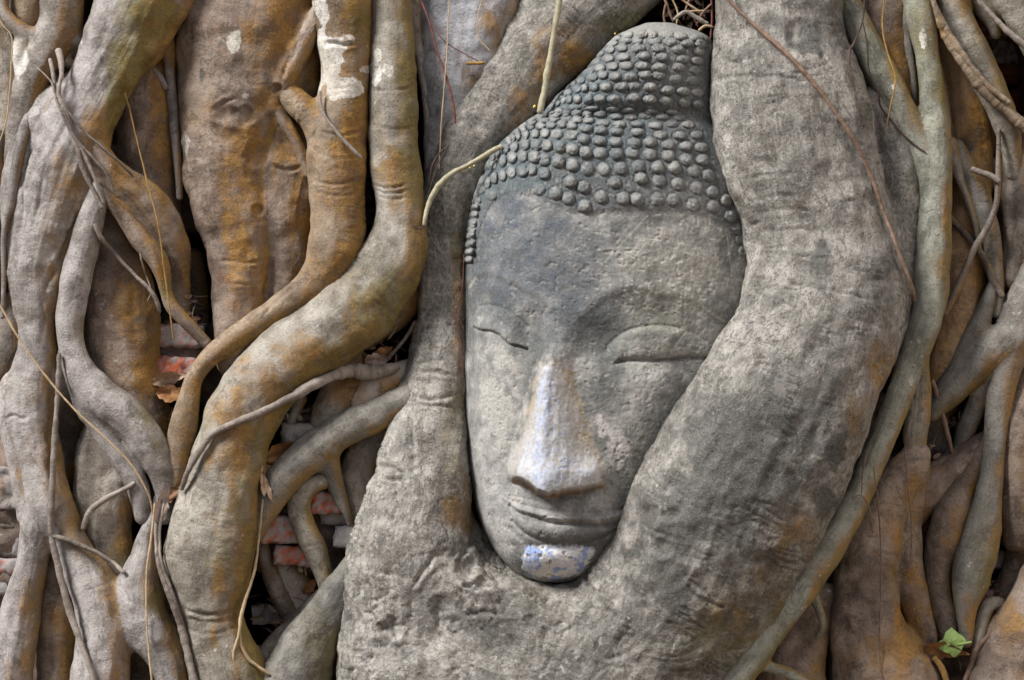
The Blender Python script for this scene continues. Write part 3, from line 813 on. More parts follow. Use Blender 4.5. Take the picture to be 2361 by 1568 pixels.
    ridge([(p[0], p[1] - 8) for p in lb], 14, 3.6); ridge([(p[0], p[1] + 6) for p in lb], 9, -1.8)
    ll = [zr(190, 480), zr(240, 440), zr(320, 430), zr(430, 460), zr(540, 540), zr(610, 600)]
    ridge(ll, 4, -2.0)
    # right upper lid: rounded almond between fold and slit
    rfold = [zr(1215, 800), zr(1240, 740), zr(1320, 670), zr(1420, 620), zr(1560, 597), zr(1680, 597), zr(1790, 612), zr(1860, 640), zr(1960, 690), zr(2040, 750), zr(2050, 800)]
    rslit = [zr(1290, 890), zr(1340, 872), zr(1430, 860), zr(1570, 866), zr(1680, 858), zr(1780, 855), zr(1880, 842), zr(1960, 848), zr(2060, 852)]
    lid = [tuple(p) for p in curve(rfold)] + [tuple(p) for p in curve(rslit)[::-1]]
    sd = poly_sd(X, Y, lid); D += 11 * (1 - np.exp(-np.maximum(sd, 0) / 16.0)) 
    lens_l = [zr(1250, 760), zr(1320, 672), zr(1420, 622), zr(1560, 600), zr(1680, 600), zr(1790, 640), zr(1760, 700), zr(1700, 790), zr(1650, 855), zr(1480, 855), zr(1300, 870)]
    sl = poly_sd(X, Y, lens_l); D += 3.4 * sstep(-5, 13, sl)
    ridge(rfold[:7], 4.5, -2.2)
    D -= 6.5 * np.exp(-(polyline_dist(X, Y, curve(rslit)) / 4.2) ** 2)
    D += 7 * g(1540, 880, 110, 36, 0.02)                                               # lower lid and cheek top
    # left lid
    lfold = [zr(190, 600), zr(215, 540), zr(300, 520), zr(400, 560), zr(500, 640), zr(590, 730), zr(605, 775)]
    lslit = [zr(190, 608), zr(240, 632), zr(320, 640), zr(380, 668), zr(430, 715), zr(470, 745), zr(540, 758), zr(605, 780)]
    lidl = [tuple(p) for p in curve(lfold)] + [tuple(p) for p in curve(lslit)[::-1]]
    sdl = poly_sd(X, Y, lidl); D += 6 * (1 - np.exp(-np.maximum(sdl, 0) / 10.0))
    D -= 8 * np.exp(-(polyline_dist(X, Y, curve(lslit)) / 3.0) ** 2)
    step(lslit, 16, 4.0)
    D += 5 * g(1150, 850, 50, 40)
    # ---- nose
    yn = np.clip(Y, 700, 1150)
    xr = np.interp(yn, [700, 770, 850, 950, 1050, 1110, 1150], [1300, 1286, 1262, 1254, 1250, 1252, 1255])
    wl_ = np.interp(yn, [700, 770, 835, 900, 1000, 1080, 1112, 1150], [46, 36, 26, 40, 58, 74, 76, 70])
    wr_ = np.interp(yn, [700, 770, 835, 900, 1000, 1080, 1112, 1150], [60, 52, 50, 64, 96, 132, 142, 130])
    hn = np.interp(yn, [700, 770, 835, 900, 1000, 1080, 1110, 1150], [0, 9, 28, 42, 62, 78, 80, 80])
    dx = X - xr; q = np.where(dx < 0, -dx / wl_, dx / wr_)
    qc = np.clip(q, 0, 1.25)
    pn = np.where(dx < 0, np.maximum(1 - (qc / 1.12) ** 2.0, 0) ** 1.15, 0.45 * (0.5 + 0.5 * np.cos(np.pi * np.minimum(qc / 1.2, 1))) + 0.55 * np.maximum(1 - (qc / 1.1) ** 1.5, 0) ** 1.2)
    yb = np.interp(X, [1170, 1180, 1205, 1225, 1262, 1300, 1340, 1385, 1400], [1098, 1103, 1106, 1122, 1140, 1131, 1127, 1117, 1108]) + 4 * fbm(V3(X.ravel() / 16, 0, 5), 2).reshape(X.shape)
    cut = sstep(11, -13, Y - yb)
    wing = 17 * g(1362, 1088, 32, 26) + 15 * g(1198, 1086, 22, 26) + 12 * g(1262, 1094, 40, 34)
    nose = (hn * pn + wing * 1.0) * cut
    nose += 5 * sstep(26, 0, np.abs(dx + 4)) * sstep(830, 860, Y) * cut * (hn > 5)      # the worn ridge
    nose = nose + (hn > 12) * cut * pn ** 0.3 * (2.0 * fbm(V3(X.ravel() / 18, Y.ravel() / 40, 2), 2).reshape(X.shape))
    D += nose
    D -= 6 * np.exp(-((Y - yb - 7) / 9) ** 2) * sstep(1165, 1190, X) * sstep(1420, 1385, X)
    # ---- mouth
    D += 15 * g(1300, 1190, 150, 60)
    l1 = [zm(390, 600), zm(470, 660), zm(540, 715), zm(600, 770), zm(700, 800), zm(800, 830), zm(900, 855), zm(1050, 865), zm(1200, 880), zm(1340, 888), zm(1480, 875), zm(1560, 850)]
    l0 = [zm(525, 650), zm(600, 690), zm(760, 730), zm(900, 755), zm(1050, 770), zm(1200, 775), zm(1400, 760), zm(1580, 730)]
    l2 = [zm(560, 850), zm(640, 930), zm(740, 990), zm(880, 1030), zm(1000, 1048), zm(1120, 1045), zm(1280, 1025), zm(1400, 985), zm(1480, 930)]
    l3 = [zm(800, 830), zm(880, 795), zm(980, 805), zm(1060, 850)]
    l0b = [zm(540, 620), zm(700, 650), zm(900, 690), zm(1100, 700), zm(1300, 690)]
    up = [tuple(p) for p in curve(l0)] + [tuple(p) for p in curve(l1)[::-1]]
    D += 9 * sstep(-4, 16, poly_sd(X, Y, up))
    lo = [tuple(p) for p in curve(l1[2:])] + [tuple(p) for p in curve(l2)[::-1]]
    D += 12 * (1 - np.exp(-np.maximum(poly_sd(X, Y, lo), 0) / 12.0))
    for ln, w, a in ((l1[2:], 4.6, -6.0), (l0, 4, -2.5), (l2, 4.5, -5), (l3, 2.2, -2.5), (l0b, 2.5, -1.6)):
        D += a * np.exp(-(polyline_dist(X, Y, curve(ln)) / w) ** 2)
    D -= 4 * g(zm(420, 620)[0], zm(420, 620)[1], 11, 8, 0.7)
    D += 7 * g(zm(300, 690)[0], zm(300, 690)[1], 30, 40)
    ridge([zm(500, 300), zm(430, 420), zm(400, 520), zm(330, 560)], 14, -4)
    D += 10 * g(1280, 1296, 84, 44) - 7 * g(1290, 1256, 100, 10)                      # chin
    D += 16 * g(1465, 1000, 90, 100) + 7 * g(1120, 1000, 46, 110)                       # cheeks
    chin = [(1215, 1259), (1250, 1252), (1300, 1254), (1356, 1258), (1371, 1268), (1358, 1296), (1337, 1327), (1285, 1336), (1225, 1331), (1203, 1306), (1208, 1280)]
    sdc = poly_sd(X, Y, chin)
    D += 2.2 * sstep(-2, 3, sdc)
    # cracks and chips
    for pl, w, a in (([zr(1830, 260), zr(1822, 420), zr(1815, 590)], 1.6, -1.2), ([zr(1840, 640), zr(1750, 720), zr(1680, 830)], 2.2, -2.5), ([zr(1860, 650), zr(1880, 560), zr(1960, 450)], 2, -1.3),
                     ([zm(620, 700), zm(680, 760)], 2, -1.5), ([zm(820, 930), zm(790, 1000)], 2, -2), ([zm(540, 910), zm(640, 1020)], 5, -3), ([zr(1200, 130), zr(1280, 30)], 1.5, 0.8)):
        D += a * np.exp(-(polyline_dist(X, Y, pl) / w) ** 2)
    P0 = np.stack([X.ravel(), D.ravel(), Y.ravel()], -1).astype(np.float32)
    n1 = fbm(P0 / 30, 3).reshape(X.shape); n2 = fbm(P0 / 7.5 + 31, 3).reshape(X.shape); n3 = fbm(P0 / 120 + 7, 3).reshape(X.shape)
    n4 = fbm(P0 / 14 + 57, 3).reshape(X.shape)
    D += (1.3 * n1 + 0.75 * n2) * sstep(0.0, 0.05, Q) + 2.0 * n3
    chipf = sstep(0.45, 0.62, n4 + 0.3 * n3)
    D -= 1.6 * chipf
    # broken flat on top of the knot
    D += -6 * sstep(92, 70, Y) * g(1580, 70, 60, 20)

    # ---- colour of the stone
    def mixc(c, f, col): return c * (1 - f[..., None]) + np.array(col) * f[..., None]
    c = np.empty(X.shape + (3,)); c[:] = (0.205, 0.203, 0.192)
    n5 = fbm(P0 / 55 + 91, 3).reshape(X.shape)
    c = mixc(c, 0.9 * sstep(-0.1, 0.55, n3 + 0.6 * n5 + 0.4 * n1 + 0.2 * n4), (0.42, 0.405, 0.37)); c = mixc(c, 0.8 * sstep(0.0, 0.42, -n3 - 0.8 * n5 + 0.3 * n4), (0.105, 0.108, 0.102))
    blue = 0.75 * np.clip(1.15 * g(1215, 570, 150, 120) + 0.75 * g(1330, 690, 110, 130, 0.2) + 0.7 * g(1180, 500, 90, 50) + 0.6 * g(1390, 740, 50, 60) + 0.45 * g(1150, 690, 60, 50), 0, 1)
    c = mixc(c, np.clip(blue * (0.80 + 0.55 * n1 + 0.35 * n4), 0, 1), (0.108, 0.126, 0.146))
    grn = np.clip(0.75 * g(1560, 640, 120, 110) + 0.6 * g(1500, 760, 120, 60) + 0.4 * g(1450, 1060, 70, 120), 0, 1)
    c = mixc(c, np.clip(grn * (0.62 + 0.5 * n1), 0, 1), (0.255, 0.25, 0.195))
    dk = np.clip(0.85 * g(1400, 1020, 45, 120) + 0.9 * g(1490, 1060, 60, 110) + 0.7 * g(1395, 830, 45, 70) + 0.5 * g(1600, 830, 50, 60) + 0.55 * g(1230, 800, 22, 60) + 0.5 * g(1700, 600, 45, 110) + 0.35 * g(1120, 790, 50, 40) + 0.5 * g(1420, 870, 50, 40), 0, 1)  # darker beside the nose, in the sockets and near the right root
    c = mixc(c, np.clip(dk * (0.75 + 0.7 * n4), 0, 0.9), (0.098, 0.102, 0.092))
    warm = np.clip(0.7 * g(1560, 590, 120, 90) + 0.6 * g(1440, 950, 110, 60) + 0.5 * g(1170, 1010, 60, 160) + 0.5 * g(1150, 860, 60, 60), 0, 1)
    c = mixc(c, np.clip(warm * (0.6 + 0.6 * n5 + 0.4 * n4), 0, 0.85), (0.40, 0.375, 0.325))
    # lichen rings, pale scabs
    lich = sstep(0.28, 0.42, n4 + 0.35 * n1) * np.clip(g(1560, 600, 130, 100) + 0.9 * g(1430, 670, 70, 24) + 0.7 * g(1140, 890, 60, 60), 0, 1)
    c = mixc(c, 0.7 * lich, (0.50, 0.48, 0.43))
    scab = np.clip(sstep(0.85, 0.25, np.hypot((X - 1425) / 36, (Y - 1030) / 52) + 0.5 * n4) + sstep(0.9, 0.3, np.hypot((X - 1388) / 20, (Y - 985) / 26) + 0.5 * n4) +
                   sstep(1.0, 0.2, polyline_dist(X, Y, [(1380, 960), (1385, 990), (1420, 1000), (1440, 1025), (1425, 1070)]) / 12 + 0.4 * n4), 0, 1)
    c = mixc(c, 0.8 * scab, (0.47, 0.435, 0.40))
    leftpale = np.clip(0.9 * g(1105, 1000, 60, 170) + 0.8 * g(1160, 1200, 70, 90) + 0.7 * g(1290, 1180, 120, 50) + 0.45 * g(1560, 900, 90, 50), 0, 1)
    c = mixc(c, np.clip(leftpale * (0.55 + 0.5 * n1), 0, 0.9), (0.44, 0.42, 0.395))
    for pl, w in (([zr(1150, 165), zr(1280, 20), (1490, 500)], 1.7), ([zr(1650, 330), zr(1800, 370)], 5), ([zr(1960, 440), zr(2140, 560)], 4), ([(1672, 520), (1682, 600), (1692, 690)], 1.2), ([zr(150, 290), zr(200, 220)], 3.5)):
        c = mixc(c, 0.75 * np.exp(-(polyline_dist(X, Y, pl) / w) ** 2), (0.44, 0.42, 0.36))
    # hair: darker and blue-green in the hollows, paler on the curl tops
    hm = sstep(-14, 16, sdh + 8 * n1)
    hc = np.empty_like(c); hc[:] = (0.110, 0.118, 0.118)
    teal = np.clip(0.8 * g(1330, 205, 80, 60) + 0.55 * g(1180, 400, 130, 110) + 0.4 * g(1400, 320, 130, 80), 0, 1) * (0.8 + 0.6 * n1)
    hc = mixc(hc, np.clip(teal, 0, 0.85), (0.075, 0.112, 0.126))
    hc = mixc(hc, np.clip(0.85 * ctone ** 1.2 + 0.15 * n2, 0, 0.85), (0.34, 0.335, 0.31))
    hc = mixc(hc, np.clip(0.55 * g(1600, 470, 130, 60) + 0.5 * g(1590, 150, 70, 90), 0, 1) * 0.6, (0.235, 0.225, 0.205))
    top = sstep(92, 74, Y + 8 * n1) * sstep(1425, 1450, X)
    hc = mixc(hc, 0.7 * top, (0.30, 0.292, 0.26))
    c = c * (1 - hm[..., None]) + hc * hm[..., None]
    # pale plaster of the mended nose and chin
    nose_o = [(1254, 828), (1243, 836), (1232, 880), (1218, 940), (1200, 1010), (1184, 1070), (1178, 1100), (1186, 1106), (1208, 1110), (1228, 1124), (1262, 1141), (1300, 1132), (1342, 1128), (1388, 1116), (1396, 1104),
              (1382, 1060), (1364, 1010), (1346, 950), (1330, 900), (1316, 856), (1296, 832)]
    sdn = poly_sd(X, Y, nose_o)
    nm = sstep(-13, 13, sdn + 13 * n4 + 6 * n1)
    pl = np.empty_like(c); pl[:] = (0.49, 0.49, 0.485)
    stn = np.clip(0.5 * g(1310, 880, 34, 70) + 0.5 * g(1340, 1000, 32, 70) + 0.55 * sstep(22, 0, np.abs(sdn)) + 0.4 * g(1225, 930, 14, 70), 0, 1)
    pl = mixc(pl, np.clip(stn * (0.9 + 0.9 * n4), 0, 0.9), (0.34, 0.265, 0.165))
    strk = fbm(V3((X - 0.22 * (1100 - Y)).ravel() / 4.0, Y.ravel() / 60, 3), 3).reshape(X.shape)
    bl = np.clip(sstep(30, 2, np.abs(X - xr + 4 + 10 * n1)) * sstep(830, 870, Y) * (0.45 + 0.9 * strk) + 0.65 * g(1203, 1050, 20, 50) * sstep(0.0, 0.3, strk) +
                 sstep(0.18, 0.4, n4 + 0.35 * n1) * (0.6 * g(1280, 1000, 30, 110) + 0.5 * g(1330, 1080, 40, 30)), 0, 1)
    pl = mixc(pl, 0.75 * bl, (0.29, 0.37, 0.60)); pl = mixc(pl, 0.5 * sstep(0.1, 0.5, -n4 - 0.4 * n1), (0.40, 0.35, 0.28))
    c = c * (1 - nm[..., None]) + pl * nm[..., None]
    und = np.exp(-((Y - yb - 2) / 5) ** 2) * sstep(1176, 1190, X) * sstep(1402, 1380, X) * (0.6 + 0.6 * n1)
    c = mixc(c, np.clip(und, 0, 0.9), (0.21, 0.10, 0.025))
    cm = sstep(-5, 6, sdc + 10 * n4)
    cp = np.empty_like(c); cp[:] = (0.74, 0.74, 0.74)
    cp = mixc(cp, 0.75 * np.clip(sstep(0.0, 0.35, n1 + 0.3 * n4) + 0.8 * g(1222, 1290, 10, 26), 0, 1), (0.18, 0.31, 0.64))
    cp = mixc(cp, 0.8 * sstep(0.5, 0.7, n4), (0.30, 0.27, 0.21))
    c = c * (1 - cm[..., None]) + cp * cm[..., None]
    c *= (1 + 0.16 * n2 + 0.10 * n4)[..., None]
    c = mixc(c, 0.5 * chipf * (1 - nm), (0.34, 0.32, 0.28))
    c = np.clip(c * 0.90, 0.015, 0.8)

    # ---- to the scene: close the relief with a deep back skirt
    f0 = (DC - 90 * S) / DC
    Dd = D - 6
    Xf = np.hstack([X[:, :1] + 26, X[:, :1] + 10, X, X[:, -1:] - 20]); Yf = np.hstack([Y[:, :1]] * 2 + [Y, Y[:, -1:]])
    Df = np.hstack([np.full_like(X[:, :1], -120), np.full_like(X[:, :1], -55), Dd, np.full_like(X[:, :1], -140)])
    cf = np.concatenate([c[:, :1]] * 2 + [c, c[:, -1:]], 1)
    Vd = np.stack([(Xf - W2) * f0, Df, (H2 - Yf) * f0], -1)
    m_, k_ = Xf.shape
    # crown and chin closing rows
    topr = Vd[:1].copy(); topr[..., 1] = -140; topr[..., 2] -= 4; botr = Vd[-1:].copy(); botr[..., 1] = -140; botr[..., 2] += 4
    Vd = np.concatenate([topr, Vd, botr], 0); cf = np.concatenate([cf[:1], cf, cf[-1:]], 0); m_ += 2
    Vd = Vd.reshape(-1, 3).astype(np.float32)
    i = np.arange(m_ - 1)[:, None] * k_ + np.arange(k_ - 1)[None]
    F = np.stack([i, i + k_, i + k_ + 1, i + 1], -1).reshape(-1, 4)
    Vw = world(Vd); nrm = vnormals(Vw, F)
    cen = lambda A: A
    pad = lambda A, v=-99.0: np.pad(A, ((1, 1), (2, 1)), mode='edge')
    lab = np.zeros((m_, k_), int)                                                  # 0 face
    lab[pad(sdh) > -1] = 1
    lab[(pad(sdh) > -1) & pad(knot.astype(float)).astype(bool)] = 2
    lab[pad(sdn) > -2] = 3
    lab[pad(sdc) > -2] = 4
    lab[(pad(sd) > -1) & (lab == 0)] = 5
    lab[(pad(sdl) > -1) & (lab == 0)] = 6
    lip = np.maximum(poly_sd(X, Y, up), poly_sd(X, Y, lo))
    lab[(pad(lip) > -1) & (lab == 0)] = 7
    own = lab.ravel()[F[:, 0]]
    base = Vector(((1290 - W2) * S, 0.03, (H2 - 1340) * S)); bw = np.array(base)
    o = empty('statue_head', base)
    tag(o, 'grey stone statue head with closed eyes and knobbly curls, held among the roots', 'statue head')
    mat = tinted('weathered sandstone', 0.85, 0.55, 480, 0.55)
    smooth = tinted('mended plaster', 0.92, 0.3, 420, 0.35)
    col4 = np.concatenate([cf, np.ones(cf.shape[:2] + (1,))], -1).reshape(-1, 4)
    for kx, nm_, lb in ((0, 'face', None), (1, 'curled_hair', None), (2, 'topknot', 'curled topknot with a broken pale flat top'), (3, 'nose', 'mended nose of pale plaster streaked blue'),
                        (4, 'chin', 'chin patch of pale blue-white plaster'), (5, 'eyelid', None), (6, 'eyelid', None), (7, 'mouth', None)):
        Fs = F[own == kx]; u, inv = np.unique(Fs, return_inverse=True)
        me = new_mesh(nm_, Vw[u] - bw, inv.reshape(-1, 4))
        set_attr(me, 'tint', 'FLOAT_COLOR', col4[u])
        me.normals_split_custom_set_from_vertices(nrm[u].tolist())
        po = link(nm_, me, smooth if kx in (3, 4) else mat, o)
        if lb: po['label'] = lb
stone_head()

# ------------------------------------------------------------------ the roots, back to front
# -- left side
root('background_root', 'pale flaking bark at the left border under the lichen patched fork', 'wrink',
     [C([(-40, 60, 60), (-10, 140, 66), (10, 230, 60), (0, 320, 56), (-20, 400, 50)], -50, fy=0.7)], crag=0.2)
root('root_stub', 'ochre banded root stub in the top corner behind a grey forked root', 'ochre',
     [C([(72, -80, 46), (70, -10, 46), (66, 30, 42), (62, 52, 30)], -45)], ring=1.0)
root('forked_root', 'grey root with a loop and pale lichen patch in the top left corner', 'grey',
     [C([(150, -90, 50), (146, 0, 50), (138, 55, 49), (112, 110, 45), (80, 165, 40), (64, 225, 38), (50, 290, 35), (36, 350, 26), (30, 410, 18)], (8, -5, -10, 0), part='stem'),
      C([(-10, -70, 16), (4, 0, 13), (12, 28, 14), (30, 54, 18), (60, 76, 20), (95, 88, 22)], (0, 5), part='side_branch'),
      C([(50, 85, 16), (45, 120, 20), (46, 160, 14)], 2, part='stem'),
      C([(140, 60, 26), (165, 85, 22), (192, 100, 18), (215, 112, 12)], (0, -5), part='stem', k=24)],
     stains=[('w', 42, 130, 30, 48, 0.9), ('o', 55, 105, 16, 16, 0.5), ('o', 105, 225, 22, 50, 0.5), ('w', 30, 75, 12, 20, 0.3)])
root('background_root', 'brown root in shade behind the broad olive diagonal root', 'brown',
     [C([(355, 90, 45), (348, 150, 60), (343, 225, 72), (342, 300, 74), (345, 380, 70), (355, 450, 62), (372, 520, 52), (392, 600, 44), (410, 680, 34)], -95)], ring=0.9,
     stains=[('o', 390, 200, 20, 60, 0.5), ('d', 330, 245, 22, 22, 0.6)])
root('bulging_root', 'swollen brown ochre root between the pale split root and the bricks', 'brown',
     [C([(250, 470, 30), (258, 525, 46), (267, 590, 64), (272, 650, 82), (275, 710, 91), (279, 780, 91), (292, 860, 84), (322, 930, 66), (345, 1000, 48), (362, 1075, 32), (372, 1130, 24)], (-50, -55), fy=0.8)],
     ring=1.3, stains=[('o', 320, 740, 40, 90, 0.6), ('o', 335, 850, 36, 80, 0.65), ('d', 330, 735, 30, 12, 0.6), ('w', 240, 720, 26, 40, 0.35)])
root('pale_root', 'pale cracked root showing under the split grey branch at lower left', 'wrink',
     [C([(230, 900, 26), (236, 945, 36), (246, 1000, 58), (245, 1070, 74), (242, 1140, 74), (246, 1200, 60), (256, 1260, 52), (266, 1330, 42), (276, 1400, 30)], (-35, -25), fy=0.7)],
     ring=1.2, crag=0.25, stains=[('g', 290, 1050, 30, 40, 0.5), ('g', 270, 1290, 40, 50, 0.5), ('o', 280, 1260, 20, 30, 0.4), ('w', 225, 1060, 40, 90, 0.3)])
root('bulging_root', 'reddish brown swollen root at the bottom left between two grey legs', 'brown',
     [C([(122, 1270, 16), (128, 1320, 32), (130, 1380, 43), (130, 1440, 46), (128, 1500, 44), (130, 1570, 42), (132, 1640, 42)], (-45, -40))], ring=1.1)
root('broad_root', 'broad lilac grey root that spreads from the olive diagonal root down the left side', 'lilac',
     [C([(352, -110, 112), (335, -20, 112), (302, 60, 98), (262, 135, 82), (226, 205, 76), (190, 270, 82), (158, 340, 92), (132, 420, 92), (110, 500, 84), (94, 570, 70), (84, 640, 60), (82, 710, 48)], (20, 26, 18, 10), fy=0.72, part='main_stem'),
      C([(82, 690, 46), (86, 760, 44), (84, 830, 50), (76, 890, 60), (72, 950, 58), (84, 1020, 50), (100, 1090, 50), (114, 1150, 52), (118, 1200, 52)], (8, 5), part='main_stem'),
      C([(165, 190, 26, -20), (128, 232, 36, 4), (100, 280, 42), (70, 340, 44), (48, 420, 46), (46, 510, 46), (54, 600, 38), (66, 690, 30)], (16, 10, 6), fy=0.7, part='main_stem', k=30),
      C([(40, 900, 40), (16, 950, 28), (28, 1010, 24), (40, 1070, 23), (50, 1130, 22), (62, 1185, 22)], (0, 5), part='side_branch'),
      C([(96, 1180, 44), (76, 1276, 37), (56, 1370, 41), (34, 1476, 50), (18, 1570, 56), (8, 1650, 58)], (8, 10), part='leg'),
      C([(130, 1180, 44), (155, 1240, 42), (187, 1305, 47), (222, 1370, 58), (240, 1440, 62), (236, 1520, 66), (226, 1600, 70), (222, 1660, 70)], (10, 26), part='leg'),
      C([(362, 1150, 10), (358, 1190, 17), (340, 1232, 21), (331, 1290, 33), (320, 1360, 50), (338, 1440, 58), (382, 1510, 46), (402, 1580, 40), (412, 1660, 40)], (22, 34), part='side_branch'),
      C([(330, 60, 60), (368, 96, 32), (388, 122, 18), (393, 170, 12), (399, 240, 12), (405, 320, 11), (411, 390, 9), (414, 455, 7)], (-20, -40), part='side_branch', k=26)],
     h=3.4, k=22, fibre=1.1, ring=0.35, creases=[([(190, 474), (168, 525), (142, 590), (118, 640), (100, 686)], 5, 9), ([(80, 300), (62, 370), (52, 450), (50, 520)], 4, 4), ([(120, 330), (95, 420), (84, 500)], 4, 3), ([(96, 690), (100, 740), (92, 800)], 4, 4), ([(4, 968), (30, 958), (52, 966), (64, 952)], 4, 4), ([(278, 1350), (300, 1385), (330, 1432)], 3, 3)],
     stains=[('o', 345, 70, 40, 120, 0.7), ('g', 310, 95, 50, 150, 0.8), ('g', 278, 195, 36, 120, 0.85), ('o', 292, 215, 24, 120, 0.8), ('o', 262, 310, 20, 60, 0.7), ('o', 385, 60, 40, 60, 0.6), ('g', 370, 20, 50, 60, 0.7),
             ('o', 128, 800, 14, 60, 0.4), ('w', 115, 520, 30, 90, 0.22), ('g', 355, 1390, 50, 60, 0.35), ('g', 20, 880, 30, 60, 0.3), ('d', 345, 1535, 30, 26, 0.6)])
root('splitting_root', 'pale grey root that forks around an oval gap at mid left', 'lilac',
     [C([(240, 410, 18), (226, 455, 28), (203, 530, 35), (182, 615, 37), (167, 690, 35), (160, 760, 31), (172, 820, 33), (198, 875, 40), (240, 920, 47), (280, 950, 46), (315, 985, 44), (348, 1035, 42), (372, 1080, 34), (382, 1130, 26), (380, 1190, 20)], (48, 36, 40, 20), part='stem'),
      C([(208, 900, 30), (206, 950, 20), (228, 990, 21), (255, 1025, 23), (288, 1070, 26), (312, 1112, 27), (324, 1150, 24), (330, 1190, 20)], (35, 24), part='side_branch'),
      C([(140, 815, 7), (152, 850, 8), (166, 895, 9), (180, 935, 11), (196, 955, 16)], (25, 30), part='side_branch')],
     k=12, fibre=0.7, ring=0.3, side=0.15, stains=[('g', 330, 960, 40, 60, 0.35), ('g', 370, 1060, 30, 50, 0.35)])
root('diagonal_root', 'brown grey root slanting from the tied strands into a dark hollow', 'brown',
     [C([(165, 255, 26), (190, 300, 32), (215, 345, 36), (240, 390, 40), (272, 425, 46), (312, 455, 50), (350, 500, 54), (382, 550, 48), (402, 600, 38), (416, 655, 26), (420, 720, 18)], (52, 40, -5, -60), fy=0.75, part='stem'),
      C([(245, 425, 22), (264, 462, 22), (290, 500, 23), (326, 552, 25), (360, 594, 24), (376, 636, 18), (383, 672, 14), (396, 706, 16), (424, 738, 15), (450, 765, 14), (476, 792, 13)], (50, 46, 30, 20), part='side_branch')],
     k=10, fibre=1.3, ring=0.3, stains=[('g', 381, 672, 14, 30, 0.9), ('o', 372, 640, 20, 36, 0.5)])
root('background_root', 'narrow grey brown root along the left border beneath the fork', 'shade',
     [C([(-20, 330, 44), (-14, 420, 42), (-20, 520, 40), (-30, 640, 40)], -30)], ring=0.5)
root('thin_root', 'small crooked root at the left border beside the broad lilac root', 'lilac',
     [C([(66, 270, 12, 20), (54, 305, 14, 44), (42, 360, 13), (32, 420, 12), (26, 470, 11), (14, 510, 9), (8, 560, 7), (9, 640, 6), (6, 730, 6)], (52, 60, 40, 15))])
root('background_root', 'brown shaded root behind the left border bricks', 'shade',
     [C([(30, 690, 20), (34, 740, 34), (20, 800, 40), (-10, 860, 46)], -60)])

# -- centre left
root('big_trunk_root', 'wide lumpy grey brown trunk with a knot and white patches left of the spotted column', 'brown',
     [C([(575, -120, 150), (570, -20, 152), (566, 60, 160), (558, 150, 152), (545, 235, 136), (532, 320, 116), (528, 400, 104), (540, 480, 96), (552, 550, 82), (556, 620, 68), (552, 690, 64), (548, 760, 58), (545, 830, 50)], (-60, -60, -30, -10), fy=0.8, part='trunk'),
      C([(640, -60, 86), (650, 60, 88), (662, 150, 78), (668, 240, 66), (662, 320, 66), (652, 400, 72), (640, 480, 72), (645, 550, 56), (652, 620, 46), (652, 690, 46), (645, 760, 40)], (-60, -50, -35), fy=0.8, part='trunk'),
      C([(742, 20, 22), (716, 66, 24), (688, 118, 27), (664, 162, 28), (650, 195, 26)], (14, 22, 20), part='side_root', k=20),
      C([(700, 300, 34), (706, 400, 40), (690, 480, 42), (672, 540, 36), (684, 600, 26)], (-40, -36), fy=0.7, part='trunk'),
      C([(632, 240, 14), (660, 285, 13), (686, 330, 13), (702, 370, 12), (712, 400, 10)], (20, 12), part='side_root')],
     h=4.0, k=30, ring=0.6, lump=1.4, crag=0.12,
     stains=[('w', 541, 100, 15, 24, 1.1), ('d', 467, 172, 9, 28, 0.9), ('w', 565, 222, 9, 7, 1.0), ('w', 430, 335, 14, 30, 0.7), ('o', 540, 420, 60, 130, 0.5), ('o', 620, 60, 80, 80, 0.35), ('o', 540, 570, 40, 120, 0.6), ('w', 500, 95, 14, 10, 0.6),
             ('o', 670, 380, 50, 100, 0.4)],
     creases=[([(628, 590), (620, 650), (618, 720)], 8, 14), ([(482, 262), (515, 236), (550, 226)], 4, 4), ([(700, 80), (672, 130), (650, 180)], 5, 6), ([(655, 205), (672, 240), (690, 290), (708, 330)], 6, 8), ([(620, 380), (660, 392), (700, 380)], 4, 5), ([(500, 598), (560, 606), (620, 596)], 3, 4), ([(425, 320), (430, 380), (440, 440)], 4, 4), ([(500, 650), (560, 656), (600, 650)], 3, 3)], pits=[(520, 262, 26, 5), (595, 483, 14, 6), (560, 270, 26, 6), (640, 205, 14, 5), (590, 360, 30, 4)])
